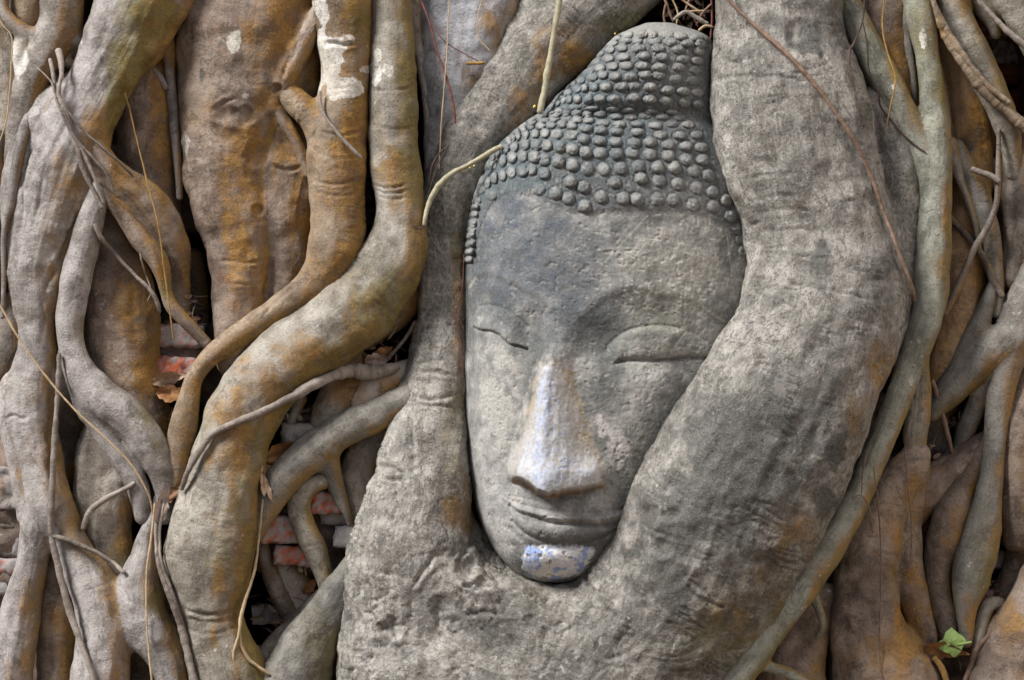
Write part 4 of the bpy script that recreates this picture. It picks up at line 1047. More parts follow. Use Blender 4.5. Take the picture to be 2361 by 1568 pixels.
root('spotted_root', 'column root with large white lichen patches at the top centre left', 'ochre',
     [C([(785, -110, 72), (787, -20, 70), (792, 80, 63), (796, 180, 56), (785, 270, 62), (776, 340, 68), (776, 410, 67), (780, 480, 63), (777, 545, 64), (758, 612, 58), (712, 668, 42), (650, 708, 32), (580, 752, 28), (512, 800, 25), (468, 840, 21), (445, 880, 22),
         (434, 925, 26), (424, 980, 32), (416, 1030, 33), (410, 1080, 27), (404, 1130, 18)], (10, 20, 30, 36, 24), part='stem'),
      C([(728, 655, 36), (680, 692, 28), (628, 734, 26), (580, 775, 24), (540, 812, 22)], (22, 16), part='side_branch'),
      C([(640, 192, 22, -30), (656, 210, 28, 2), (676, 229, 31, 18), (712, 262, 34, 26), (745, 300, 41, 26), (770, 340, 44, 24)], (22, 34, 24), part='side_branch')],
     k=16, ring=1.3, side=0.95, creases=[([(742, 101), (775, 100), (800, 104), (830, 96)], 4, 6), ([(735, 300), (790, 312), (838, 300)], 3, 4), ([(715, 415), (770, 425), (840, 410)], 3, 3.5), ([(720, 440), (790, 452), (842, 436)], 3, 3), ([(600, 735), (640, 690), (690, 655)], 4, 4)],
     stains=[('w', 790, 205, 40, 22, 1.0), ('w', 760, 120, 34, 30, 0.9), ('w', 742, 18, 22, 34, 1.0), ('w', 738, 95, 14, 26, 0.9), ('w', 760, 150, 34, 54, 1.05), ('w', 800, 90, 22, 14, 0.8), ('w', 795, 196, 36, 26, 1.05), ('w', 845, 160, 18, 12, 0.8), ('w', 760, 100, 40, 12, 0.7),
             ('g', 815, 40, 40, 60, 0.5), ('o', 800, 50, 30, 50, 0.5), ('o', 815, 300, 45, 100, 0.5), ('o', 790, 430, 50, 130, 0.45), ('o', 760, 620, 70, 60, 0.4), ('o', 425, 1000, 22, 80, 0.5)])
root('long_root', 'long olive ochre root that sweeps down in an S from top centre to bottom left', 'olive',
     [C([(898, -110, 42), (900, -20, 44), (905, 80, 50), (906, 180, 53), (906, 280, 57), (910, 370, 58), (920, 460, 57), (920, 540, 64), (893, 622, 80), (835, 700, 86), (765, 756, 86), (695, 806, 84), (632, 856, 84), (578, 920, 84), (545, 990, 83), (526, 1065, 86), (508, 1140, 93), (494, 1215, 102), (482, 1290, 105), (480, 1355, 90), (488, 1420, 74), (502, 1485, 78), (524, 1560, 90), (540, 1650, 96)],
        (0, 20, 34, 40, 44, 40, 38, 36), fy=0.85)],
     h=3.6, ring=1.0, lump=1.15, side=0.9, sideg=0.6, creases=[([(858, 424), (895, 434), (940, 426)], 3, 4), ([(862, 436), (900, 447), (945, 437)], 3, 4), ([(864, 448), (905, 460), (940, 452)], 3, 3), ([(852, 205), (900, 210), (960, 196)], 3, 3), ([(860, 290), (910, 298), (960, 292)], 3, 2.5), ([(410, 1400), (480, 1418), (560, 1402)], 4, 4), ([(415, 1418), (480, 1436), (555, 1420)], 4, 3), ([(430, 1450), (490, 1462), (560, 1440)], 4, 3)],
     stains=[('w', 866, 172, 16, 34, 0.75), ('w', 895, 160, 14, 16, 0.7), ('w', 872, 125, 10, 14, 0.8), ('o', 880, 300, 40, 80, 0.35), ('o', 900, 395, 50, 50, 0.4), ('o', 690, 830, 70, 60, 0.55), ('o', 800, 640, 70, 60, 0.3), ('g', 880, 690, 70, 60, 0.45), ('o', 540, 1030, 50, 80, 0.6), ('o', 520, 950, 50, 60, 0.35),
             ('o', 550, 1230, 40, 80, 0.45), ('o', 590, 870, 50, 50, 0.4), ('g', 930, 250, 40, 200, 0.35)])
root('background_root', 'ochre stub root under the long S root beside a dark hollow', 'ochre',
     [C([(955, 600, 30), (944, 680, 36), (912, 732, 30), (876, 762, 24), (846, 795, 15)], (-55, -60))])
root('slender_root', 'slender pale grey strip of root beside the deep black slit', 'lilac',
     [C([(942, -100, 26), (950, -10, 24), (961, 80, 18), (976, 170, 13), (986, 250, 11), (990, 330, 13), (994, 410, 16), (1000, 500, 16), (1004, 600, 14)], (-60, -50, -50))], ring=0.2)
root('bluish_root', 'bluish pale trunk with fine dark flecks behind the cradling root at top centre', 'pale',
     [C([(1095, -130, 130), (1085, -40, 126), (1075, 50, 112), (1052, 150, 86), (1032, 245, 58), (1014, 340, 38), (1004, 430, 26)], (-80, -60, -45), fy=0.5)], ring=0.15, crag=0.1,
     stains=[('d', 1130, 200, 50, 80, 0.6), ('d', 1010, 255, 8, 18, 0.7)])

# -- small roots in the lower hollow, left of the cradling root
root('background_root', 'pale ochre root in the hollow above the curved grey root', 'wrink',
     [C([(802, 740, 34), (798, 800, 42), (790, 850, 44), (800, 905, 62), (785, 960, 66), (758, 1010, 44), (735, 1060, 30)], -45, fy=0.7),
      C([(820, 930, 46), (870, 895, 42), (915, 870, 34), (950, 850, 26)], -25)], k=30, ring=0.9, stains=[('o', 800, 910, 60, 40, 0.5), ('o', 900, 890, 40, 30, 0.45)])
root('knob_root', 'round wrinkled pale stump beneath the curved grey root', 'wrink',
     [C([(880, 985, 34), (845, 1050, 48), (832, 1110, 48), (834, 1170, 42), (842, 1235, 24)], -40, fy=0.8)], ring=1.3, crag=0.2)
root('curved_root', 'smooth grey root arching left from the cradling root over a brick', 'slate',
     [C([(950, 915, 36), (910, 935, 37), (870, 956, 38), (828, 974, 40), (780, 998, 41), (732, 1030, 42), (690, 1068, 42), (655, 1104, 40), (626, 1146, 36), (600, 1190, 32), (580, 1230, 28)], (20, 22, 24), part='stem'),
      C([(742, 1030, 36), (758, 1068, 27), (770, 1108, 22), (784, 1145, 17), (800, 1185, 10), (806, 1210, 6)], (12, -10), part='side_branch')], k=22, ring=0.25)
root('hooked_root', 'hooked ochre grey root below the arching grey root beside white bricks', 'olive',
     [C([(752, 1106, 20), (722, 1118, 22), (698, 1140, 26), (690, 1172, 27), (700, 1212, 28), (722, 1258, 27), (738, 1300, 23), (752, 1345, 20), (764, 1400, 18)], (0, -5, -15))], ring=0.9)
root('small_root', 'narrow grey root deep in the hollow at bottom centre', 'shade',
     [C([(598, 1225, 16), (612, 1290, 18), (638, 1360, 20), (668, 1420, 20), (690, 1480, 16)], -45)])
root('small_root', 'pale grey root under bricks at bottom centre joining the mossy flank', 'wrink',
     [C([(640, 1270, 18), (662, 1320, 34), (690, 1370, 40), (715, 1430, 36), (730, 1500, 30)], -70, fy=0.7)])
root('small_root', 'low slanting root across the dark hollow at the bottom', 'wrink',
     [C([(770, 1360, 26), (726, 1402, 28), (686, 1442, 28), (650, 1478, 28), (618, 1520, 28), (600, 1590, 28)], (-35, -20))])
root('leaf_stalk_root', 'thin yellow green root slanting behind the rootlet in the hollow', 'green',
     [C([(694, 920, 14), (676, 960, 12), (662, 1000, 11), (648, 1050, 11)], -55)])

# -- right side, behind
root('background_root', 'orange banded trunk behind the green roots at upper right', 'orange',
     [C([(2185, -100, 50), (2195, 40, 52), (2206, 130, 54), (2222, 210, 54), (2234, 290, 55), (2240, 370, 50), (2232, 450, 52), (2218, 540, 58), (2206, 630, 64), (2198, 730, 62), (2182, 820, 54), (2165, 900, 40)], -75)], ring=0.9,
     stains=[('d', 2225, 340, 26, 22, 0.9)])
root('background_root', 'brown trunk between the big cradling root and the green root at top right', 'brown',
     [C([(2040, -90, 70), (2040, 20, 68), (2046, 110, 66), (2060, 200, 60), (2085, 300, 44)], -60)], stains=[('o', 2060, 120, 30, 60, 0.5)])
root('thin_root', 'thin grey root beside the green stem at top right', 'slate',
     [C([(2082, -60, 16), (2088, 40, 15), (2094, 110, 13), (2106, 180, 10), (2110, 240, 6)], (-10, -20))])
root('corner_root', 'olive brown root mass in the top right corner above a black hole', 'olive',
     [C([(2330, -90, 60), (2345, -10, 52), (2375, 60, 44), (2420, 140, 46)], -30), C([(2250, -80, 36), (2268, 0, 32), (2290, 50, 20), (2296, 80, 12)], -70)], k=20)
root('background_root', 'shaded brown root at the right border below the black hole', 'shade',
     [C([(2440, 250, 30), (2390, 300, 46), (2362, 350, 40), (2352, 380, 40), (2348, 470, 40), (2344, 560, 38), (2336, 640, 34)], (-60, -50))], fibre=0.9)
root('slanting_root', 'olive grey root slanting from the top to the right border', 'olive',
     [C([(2160, -90, 30), (2184, -10, 31), (2216, 60, 36), (2250, 130, 38), (2284, 200, 36), (2312, 265, 32), (2330, 330, 26), (2336, 400, 18)], (-10, -5, -30))], fibre=0.9)
root('background_root', 'grey green root at right, crossed by two thin dark roots', 'slate',
     [C([(2206, 340, 20), (2230, 395, 26), (2252, 450, 29), (2272, 520, 29), (2288, 590, 24), (2300, 660, 18), (2300, 720, 14)], (-20, -30))], fibre=0.9)
root('background_root', 'brown lump of root in the right hollow below the twig', 'brown',
     [C([(2300, 1020, 40), (2260, 1050, 46), (2205, 1090, 50), (2155, 1122, 50), (2126, 1158, 36), (2112, 1200, 20)], (-50, -55))], ring=1.0)
root('background_root', 'shaded root crossing low behind the forked grey root', 'shade',
     [C([(2180, 900, 44), (2150, 960, 40), (2150, 1020, 40), (2190, 1060, 36)], -150)])
root('background_root', 'brown root mass at the right border beyond the vertical grey root', 'brown',
     [C([(2390, 860, 36), (2362, 940, 44), (2352, 1020, 50), (2350, 1100, 52), (2348, 1170, 52), (2346, 1240, 34)], -40)], ring=0.8)
root('tapering_root', 'brown root tapering to a point left of the mossy vertical root', 'brown',
     [C([(2290, 1010, 24), (2255, 1060, 28), (2220, 1120, 34), (2196, 1180, 42), (2176, 1250, 42), (2162, 1310, 32), (2166, 1370, 28), (2180, 1425, 27), (2190, 1470, 19)], (-30, -15))], ring=0.6)
root('corner_root', 'orange brown swollen root in the bottom right corner', 'brown',
     [C([(2640, 1080, 60), (2540, 1200, 64), (2440, 1300, 62), (2396, 1400, 78), (2356, 1490, 92), (2330, 1590, 104), (2320, 1660, 104)], (-20, -5), fy=0.8)], stains=[('o', 2330, 1450, 50, 60, 0.6)])
root('bent_root', 'small bent olive root beside the green leaf', 'olive',
     [C([(2322, 1400, 12), (2300, 1390, 15), (2276, 1402, 17), (2262, 1448, 18), (2256, 1500, 17), (2268, 1540, 18), (2292, 1590, 20)], (-20, 6))])
root('spreading_root', 'wide rust stained root under the green root, spreading into two legs at bottom right', 'brown',
     [C([(2112, 1050, 34), (2088, 1086, 44), (2058, 1134, 52), (2028, 1200, 60), (2000, 1290, 70), (1994, 1380, 77), (2004, 1470, 90), (2042, 1570, 116), (2060, 1660, 120)], (0, 8, 10), fy=0.75, part='leg'),
      C([(2112, 1085, 34), (2096, 1150, 37), (2088, 1230, 37), (2092, 1305, 37), (2114, 1400, 34), (2132, 1460, 29), (2142, 1500, 18)], (-12, -18), part='leg')],
     k=14, ring=0.8, side=0.35, stains=[('d', 2110, 1058, 40, 6, 0.6), ('o', 2100, 1420, 40, 90, 0.7), ('o', 2060, 1480, 60, 60, 0.45), ('o', 2110, 1130, 36, 60, 0.4), ('o', 2070, 1270, 30, 60, 0.35)], pits=[(2020, 1350, 30, 5), (2010, 1590, 34, 4)])
root('blade_root', 'flat olive strip of root hanging behind the green root', 'olive',
     [C([(2136, 780, 14), (2122, 840, 20), (2120, 900, 27), (2116, 960, 30), (2110, 1015, 28), (2122, 1048, 18)], (10, 0), fy=0.6)], ring=0.2, fibre=0.9)
root('forked_root', 'grey root at the right border that forks above the dark hollow', 'slate',
     [C([(2640, 300, 56), (2540, 460, 60), (2440, 590, 60), (2396, 650, 56), (2362, 720, 52), (2332, 800, 44), (2312, 880, 35), (2298, 980, 29), (2288, 1080, 28), (2274, 1170, 36), (2254, 1260, 46), (2236, 1335, 43), (2228, 1405, 26), (2228, 1480, 14)], (-60, -30, 0, 8), part='stem'),
      C([(2310, 790, 44), (2262, 830, 42), (2222, 872, 37), (2186, 910, 33), (2152, 952, 20)], (-15, -35), part='side_branch'),
      C([(2276, 860, 20), (2252, 930, 22), (2228, 990, 23), (2206, 1045, 13)], (-40, -70), part='side_branch'),
      C([(2296, 640, 13), (2276, 700, 19), (2252, 760, 25), (2216, 830, 24), (2176, 890, 17), (2150, 925, 10)], (-20, -35), part='side_branch')],
     k=14, fibre=0.9, stains=[('g', 2260, 1290, 30, 120, 0.4), ('o', 2235, 1400, 20, 60, 0.4)])
root('crossing_root', 'thin dark root curving down left across the hollow at right', 'shade',
     [C([(2303, 300, 5), (2302, 360, 6), (2301, 420, 7), (2297, 470, 7), (2276, 525, 8), (2246, 575, 8.5), (2222, 630, 8.5), (2200, 680, 8.5), (2178, 722, 8)], (10, 20, 15))], fibre=0.2)
root('crossing_root', 'short dark root slanting down right beneath the thin crossing root', 'shade',
     [C([(2186, 498, 8), (2208, 520, 9), (2236, 552, 9.5), (2268, 596, 9), (2290, 645, 9), (2310, 680, 8)], (-15, -8))], fibre=0.2)
root('thin_root', 'thin pale root forking off the green root near the right edge', 'slate',
     [C([(2190, 335, 20), (2204, 385, 14), (2218, 425, 10), (2234, 466, 9), (2250, 520, 7), (2258, 570, 5)], (10, -5))])

# -- the cradle round the head
root('cradling_root', 'huge mottled grey root wrapped round both sides of the stone head, fused below its chin', 'trunk',
     [C([(1470, -130, 135), (1400, -60, 130), (1316, 28, 120), (1232, 122, 104), (1156, 228, 90), (1086, 330, 77), (1044, 420, 66), (1026, 510, 58), (1024, 600, 56), (1022, 700, 57), (1014, 784, 64), (1005, 870, 75), (992, 940, 87), (986, 1010, 98), (976, 1080, 109), (968, 1150, 121), (950, 1220, 128), (938, 1300, 132)],
        (-120, -95, -70, -40, -15, 0, 15, 30, 45), fy=0.72, part='limb'),
      C([(1800, -140, 150), (1796, -40, 150), (1796, 40, 150), (1800, 130, 156), (1814, 215, 178), (1830, 300, 188), (1848, 390, 182), (1876, 480, 174), (1895, 570, 172), (1902, 660, 184), (1888, 750, 190), (1852, 830, 190), (1812, 920, 206), (1768, 1005, 215), (1721, 1090, 222), (1677, 1170, 224), (1631, 1260, 220), (1583, 1350, 216), (1514, 1450, 214), (1440, 1550, 210), (1400, 1650, 215)],
        (20, 30, 45, 60, 70, 85, 120, 155, 165, 150, 110, 70, 50), fy=0.68, part='limb#2'),
      C([(2010, 230, 30), (2048, 300, 42), (2064, 380, 50), (2074, 470, 52), (2078, 560, 44), (2086, 640, 30), (2094, 700, 20)], (20, 30), fy=0.7, part='limb#2', k=10),
      C([(1990, 560, 80), (2030, 650, 70), (2040, 730, 62), (2020, 800, 60)], (40, 50), fy=0.7, part='limb#2'),
      C([(930, 1290, 126), (910, 1380, 118), (905, 1470, 124), (910, 1570, 136), (915, 1660, 140)], (40, 46, 40), fy=0.8, part='base'),
      C([(960, 1360, 100), (1060, 1420, 108), (1180, 1470, 122), (1310, 1500, 130), (1430, 1520, 130)], (50, 66, 74), fy=0.8, part='base'),
      C([(1000, 1170, 62), (1048, 1236, 62), (1098, 1300, 60), (1150, 1352, 60), (1210, 1390, 56)], (-25, -10, 20), fy=0.8, part='base'),
      C([(960, 1580, 150), (1120, 1600, 160), (1300, 1630, 170)], (60, 70), fy=0.8, part='base'),
      C([(1000, 1310, 80), (1060, 1350, 78), (1130, 1400, 74), (1210, 1430, 78), (1290, 1440, 80)], (60, 76, 78), fy=0.8, part='base')],
     h=4.2, k=46, side=0.12, sideg=0.3, ring=2.4, fibre=0.6, lump=1.25, crag=0.55, cragmask=lambda x, y: sstep(1080, 1270, y + 0.25 * np.abs(x - 1000)) * (1 - 0.75 * sstep(1330, 1480, x + 0.5 * (1300 - y))) + 0.12,
     creases=[([(936, 866), (960, 856), (1005, 858), (1056, 868)], 4, 7), ([(938, 862), (930, 885), (936, 908)], 5, 7), ([(945, 916), (1000, 920), (1062, 906)], 4, 5), ([(946, 928), (1000, 936), (1052, 938)], 4, 5), ([(944, 940), (948, 1000), (952, 1060), (950, 1110)], 5, 7), ([(868, 1078), (896, 1076), (938, 1094)], 5, 7), ([(872, 1090), (900, 1106), (938, 1100)], 4, 5),
              ([(1632, 196), (1668, 180), (1780, 176), (1900, 186)], 4, 4), ([(1718, 470), (1790, 452), (1880, 455)], 4, 3), ([(1722, 500), (1800, 484), (1900, 488)], 4, 3), ([(1726, 540), (1800, 530), (1920, 530)], 4, 3), ([(1722, 590), (1800, 585), (1930, 600)], 4, 3), ([(1716, 640), (1800, 648), (1920, 670), (2040, 700)], 4, 3.5), ([(1690, 420), (1760, 405), (1850, 400)], 4, 3),
              ([(1350, 1300), (1358, 1352), (1392, 1394), (1424, 1432)], 5, 8), ([(1018, 1258), (984, 1308), (966, 1330), (952, 1362)], 5, 5), ([(1060, 1262), (1030, 1300), (990, 1330), (970, 1372)], 5, 4), ([(1098, 1216), (1066, 1282), (1014, 1320)], 5, 6), ([(1380, 1462), (1382, 1502), (1408, 1518), (1484, 1486)], 5, 5), ([(832, 1310), (880, 1320), (930, 1330), (960, 1340)], 5, 4), ([(838, 1290), (832, 1330), (826, 1400), (838, 1450)], 5, 6),
              ([(880, 1470), (930, 1500), (960, 1560)], 6, 7), ([(1000, 1395), (1012, 1440), (1040, 1490)], 5, 6), ([(1070, 1420), (1120, 1410), (1180, 1420)], 5, 6), ([(1470, 1200), (1520, 1230), (1580, 1250)], 4, 4), ([(1610, 1375), (1650, 1395), (1675, 1400)], 4, 5), ([(1480, 1500), (1560, 1512), (1640, 1482)], 3, 2), ([(1490, 1518), (1570, 1528), (1650, 1498)], 3, 2), ([(1490, 1470), (1560, 1488), (1650, 1455)], 3, 2), ([(1500, 1540), (1580, 1548), (1660, 1512)], 3, 2),
              ([(1040, 300), (1090, 270), (1150, 330)], 3, 2.5), ([(2098, 735), (2060, 790), (2040, 850)], 4, 4), ([(1660, 1180), (1620, 1290), (1540, 1390)], 6, -3)],
     stains=[('d', 1780, 690, 20, 20, 0.3), ('d', 1890, 600, 22, 60, 0.75), ('d', 1690, 1130, 210, 280, 0.52), ('g', 1700, 1350, 120, 160, 0.3), ('d', 1960, 600, 130, 420, 0.3), ('d', 1200, 1500, 420, 130, 0.2), ('d', 930, 1120, 60, 160, 0.25), ('d', 1700, 1010, 130, 80, 0.6), ('d', 1640, 980, 80, 60, 0.35), ('d', 1925, 1040, 22, 40, 1.6), ('d', 1898, 1150, 22, 30, 1.6), ('d', 1855, 1085, 12, 16, 1.4), ('d', 1790, 950, 34, 30, 0.8), ('d', 1720, 1010, 40, 20, 0.7), ('d', 1540, 1185, 20, 14, 1.0), ('d', 1780, 50, 40, 26, 0.7), ('d', 1870, 90, 30, 30, 0.8), ('d', 1580, 1200, 130, 120, 0.6), ('d', 1500, 1340, 110, 90, 0.6), ('d', 1880, 70, 80, 80, 0.4), ('d', 1800, 930, 130, 120, 0.5), ('d', 1720, 1120, 140, 80, 0.55),  # mould spots; the tall patch paints shade on the limb's right half
             ('o', 2030, 840, 36, 110, 0.45), ('o', 1970, 960, 30, 100, 0.3), ('w', 1668, 360, 16, 120, 0.3), ('w', 1740, 520, 24, 90, 0.3), ('w', 1600, 930, 60, 50, 0.25), ('w', 1530, 1050, 40, 60, 0.25), ('o', 1810, 1230, 50, 60, 0.25), ('o', 1780, 1310, 50, 100, 0.3), ('o', 1690, 1430, 80, 70, 0.4), ('g', 1600, 1480, 120, 70, 0.35), ('o', 1860, 1210, 40, 60, 0.3),  # white patches along the limb's left edge paint its highlight
             ('o', 1300, 90, 90, 60, 0.42), ('o', 1240, 180, 40, 60, 0.4), ('o', 1330, 160, 70, 50, 0.5), ('g', 1440, 60, 60, 50, 0.5), ('o', 1200, 260, 40, 50, 0.45), ('o', 1055, 680, 18, 160, 0.5), ('o', 1060, 1180, 36, 60, 0.65), ('g', 1050, 500, 26, 200, 0.35),
             ('g', 1040, 1000, 30, 140, 0.4), ('w', 1700, 330, 40, 120, 0.25), ('w', 1670, 180, 30, 60, 0.3), ('d', 925, 1010, 20, 60, 0.4)],
     pits=[(900, 1450, 26, 9), (895, 1140, 30, 3), (1075, 1310, 26, 8), (1112, 1345, 18, 6), (1530, 1265, 24, 6), (1500, 1190, 26, 5), (1230, 1435, 20, 5), (1545, 1185, 18, 5), (1835, 70, 26, 4), (1020, 1395, 26, 6), (1130, 1370, 26, -5), (990, 1480, 30, 5)],
     part_labels={'limb': 'narrower left limb of the cradle, pale and leaning', 'limb#2': 'massive right limb of the cradle, mottled with dark mould', 'base': 'gnarled mass under the chin'})
root('mossy_flank_root', 'grey green root slanting down left from the foot of the cradling root', 'slate',
     [C([(832, 1275, 18), (812, 1310, 28), (790, 1350, 36), (760, 1402, 48), (728, 1460, 60), (700, 1520, 72), (674, 1590, 84), (660, 1660, 88)], (44, 40, 30), fy=0.8)], crag=0.2, side=0.1,
     stains=[('d', 780, 1380, 60, 90, 0.6), ('d', 700, 1520, 70, 60, 0.5), ('g', 740, 1480, 60, 80, 0.4)])
# -- in front at right
root('green_root', 'long grey green root that runs from the top right down along the cradling root', 'green',
     [C([(2108, -110, 38), (2117, -20, 37), (2127, 60, 33), (2138, 130, 28), (2150, 220, 31), (2160, 320, 34), (2158, 420, 36), (2155, 520, 39), (2150, 620, 42), (2142, 710, 39), (2114, 800, 35), (2084, 880, 33), (2052, 965, 31), (2020, 1045, 31), (1985, 1130, 31), (1942, 1212, 36), (1896, 1288, 38), (1842, 1366, 38), (1788, 1438, 38), (1740, 1504, 38), (1688, 1580, 36), (1640, 1660, 36)],
        (10, 20, 30, 60, 80, 100, 120, 140), part='stem'),
      C([(1945, -20, 26), (1972, 40, 30), (2002, 110, 37), (2038, 180, 38), (2075, 250, 36), (2108, 318, 36), (2134, 385, 36), (2150, 440, 30)], (10, 14, 24), part='side_branch'),
      C([(1868, 1362, 18), (1884, 1395, 11), (1895, 1425, 10), (1896, 1448, 9), (1884, 1470, 7)], (70, 50), part='side_branch'),
      C([(1734, 1480, 22), (1744, 1522, 14), (1774, 1538, 13), (1820, 1552, 13), (1880, 1590, 13)], (130, 110), part='side_branch')],
     k=14, fibre=0.9, ring=0.2, stains=[('g', 2130, 60, 30, 90, 0.35), ('g', 2170, 200, 26, 80, 0.35), ('o', 2185, 520, 14, 60, 0.3), ('w', 2130, 90, 7, 22, 0.75), ('w', 1820, 1350, 7, 40, 0.7), ('w', 1975, 1010, 8, 14, 0.8), ('w', 2060, 200, 8, 10, 0.8), ('w', 2100, 880, 7, 12, 0.7)])
root('background_root', 'grey brown flat root in the triangle below the green root', 'brown',
     [C([(1900, 1380, 40), (1866, 1450, 50), (1836, 1530, 70), (1820, 1620, 90)], (0, 10), fy=0.6)])
root('thin_root', 'dark brown root sliver in the black gap at bottom right', 'shade',
     [C([(1950, 1290, 14), (1938, 1400, 18), (1932, 1500, 20), (1930, 1620, 22)], -70)])

root('background_root', 'dull brown root in the gap right of the bricks at mid left', 'shade',
     [C([(440, 600, 30), (446, 680, 34), (436, 760, 40), (410, 820, 30)], -170)])
root('background_root', 'dull root behind the hooked root in the lower hollow', 'shade',
     [C([(590, 1080, 40), (640, 1120, 36), (700, 1190, 30), (760, 1290, 40), (800, 1400, 40)], -130)])
root('background_root', 'shaded root deep between the two grey legs at bottom left', 'shade',
     [C([(150, 860, 40), (165, 960, 40), (150, 1060, 36), (130, 1140, 30)], -120)])
root('background_root', 'shaded root deep behind the orange trunk at the right', 'shade',
     [C([(2330, 480, 60), (2300, 600, 60), (2290, 720, 60), (2330, 860, 60), (2310, 980, 50)], -150)])
root('background_root', 'dull brown root low in the corner beyond the mossy vertical root', 'brown',
     [C([(2240, 1500, 40), (2290, 1440, 36), (2340, 1330, 36), (2380, 1230, 50)], -110)])

root('background_root', 'dark root seen through the oval hole at the bottom left fork', 'shade',
     [C([(320, 1480, 40), (340, 1540, 50), (350, 1620, 50)], -70)])

# ------------------------------------------------------------------ thin rootlets
M['twig'] = bark('rootlet skin', (0.19, 0.15, 0.12), (0.31, 0.26, 0.215), ochre=0.05, ring=0.3, rust=0.2, speck=0.3)
M['straw'] = plain('dry straw', (0.46, 0.35, 0.22), (0.33, 0.235, 0.13))
M['gold'] = plain('golden fibre', (0.33, 0.20, 0.06), (0.22, 0.125, 0.04))
M['redfib'] = plain('red fibre', (0.20, 0.075, 0.055), (0.11, 0.045, 0.036))
M['cream'] = plain('cream green rootlet', (0.36, 0.33, 0.225), (0.25, 0.22, 0.14), 0.6, 80)
M['darkfib'] = plain('dark fibre', (0.085, 0.055, 0.045), (0.05, 0.035, 0.03))
M['rufous'] = plain('brown rootlet', (0.25, 0.165, 0.115), (0.15, 0.10, 0.072))

strand('rootlet', 'pair of short grey rootlets joining at the top left over the broad root', 'twig',
       [([(115, 135, 4.5), (121, 165, 5), (127, 205, 4.5), (128, 222, 4)], (58, 92)), ([(134, 114, 9), (141, 145, 7), (141, 178, 6), (135, 205, 6), (140, 232, 7), (152, 262, 6), (166, 310, 5.5), (181, 352, 6), (192, 392, 6), (212, 432, 6), (238, 482, 6)], (50, 92, 92, 100, 90))], free=True)
strand('rootlet', 'thin brown rootlet running diagonally from the tied pair to the brown hollow root', 'twig',
       [([(80, 150, 2), (118, 188, 2.2), (128, 215, 2.5), (152, 252, 3), (200, 308, 3.2), (250, 352, 3.5), (290, 388, 3), (310, 410, 2)], (50, 90, 92, 92, 80, 30)),
        ([(128, 222, 3), (150, 280, 3.5), (180, 330, 4), (205, 380, 4), (225, 430, 3.5), (240, 470, 3)], (96, 100, 100, 92)), ([(140, 245, 2.5), (175, 318, 3), (210, 360, 3.5), (245, 400, 3), (262, 440, 2)], (98, 100, 92))])
strand('rootlet', 'long thin grey rootlet hanging down the lower left over the split leg', 'twig',
       [([(139, 815, 5), (134, 880, 6), (129, 960, 6.5), (124, 1040, 6.5), (121, 1110, 7), (117, 1180, 7.5), (118, 1232, 8), (130, 1290, 8.5), (149, 1370, 8.5), (166, 1425, 7.5), (184, 1475, 7.5), (206, 1535, 7), (225, 1600, 6)], (50, 62, 60, 66, 68, 70, 75, 88, 96)),
        ([(120, 1236, 6), (160, 1247, 6), (215, 1270, 6), (260, 1296, 5.5), (292, 1318, 5)], (70, 62, 52, 30))])
strand('straw_fibre', 'pale straw fibre stretched diagonally over the left roots', 'straw',
       [([(-20, 680, 2.2), (0, 705, 2.2), (50, 790, 2.4), (120, 885, 2.6), (180, 952, 2.6), (240, 1008, 2.6), (300, 1068, 2.6), (332, 1118, 2.6), (346, 1150, 2.4), (353, 1185, 2.2)], (66, 70, 80, 90, 84, 80, 60))])
strand('rootlet', 'short curved rootlet on the pale cracked root at lower left', 'twig',
       [([(312, 1112, 5), (295, 1124, 6), (262, 1140, 6.5), (228, 1160, 6.5), (203, 1185, 6.5), (190, 1222, 6)], (52, 42, 30))])
strand('straw_fibre', 'straight straw fibre hanging over the lower left fork', 'straw',
       [([(357, 1160, 2), (347, 1250, 2.3), (338, 1320, 2.4), (338, 1420, 2.4), (343, 1500, 2.4), (352, 1590, 2.2)], (80, 92, 96, 90))])
strand('rootlet', 'brown rootlet in the groove beside the long S root at lower left', 'twig',
       [([(372, 1150, 5), (362, 1200, 6), (361, 1260, 6), (372, 1310, 6.5), (398, 1380, 8), (418, 1440, 8), (434, 1500, 9), (452, 1570, 9), (465, 1640, 9)], (60, 66, 70, 66)), ([(378, 1160, 3), (368, 1230, 3.5), (376, 1300, 4), (405, 1380, 4), (425, 1450, 4)], (72, 78, 78))])
strand('rootlet', 'pale forked rootlet dangling over the dark hollow at bottom centre', 'straw',
       [([(606, 1150, 2.5), (592, 1285, 3), (580, 1340, 3.2), (564, 1390, 4), (555, 1426, 4.2), (550, 1464, 3.6), (538, 1510, 3.4), (541, 1545, 3.2), (553, 1590, 3)], (60, 90, 100, 96)), ([(551, 1455, 3.4), (557, 1490, 4), (574, 1520, 4), (594, 1536, 3.5), (622, 1556, 3)], (98, 80))], free=True)
strand('rootlet', 'thin fibre left border hanging from the top', 'straw',
       [([(-10, 30, 1.8), (8, 60, 1.8), (27, 86, 1.8), (26, 150, 1.8), (22, 220, 1.8), (12, 290, 1.8), (-6, 340, 1.8)], (40, 50, 40))])
strand('rootlet', 'grey brown rootlet lying across the swollen brown root', 'twig',
       [([(226, 518, 5), (236, 545, 5), (256, 575, 5), (300, 622, 5), (345, 668, 5), (362, 695, 5), (370, 722, 4)], (10, 24, 44, 40, 10)), ([(328, 585, 2), (336, 630, 2), (348, 670, 2), (340, 696, 1.5)], (20, 36))])
strand('golden_fibre', 'golden fibre hanging down the middle left into the hollow', 'gold',
       [([(290, 215, 1.8), (315, 320, 1.8), (340, 420, 2), (365, 520, 2), (380, 630, 2.1), (394, 735, 2), (401, 785, 1.6)], (40, 50, 70, 60, 40))])
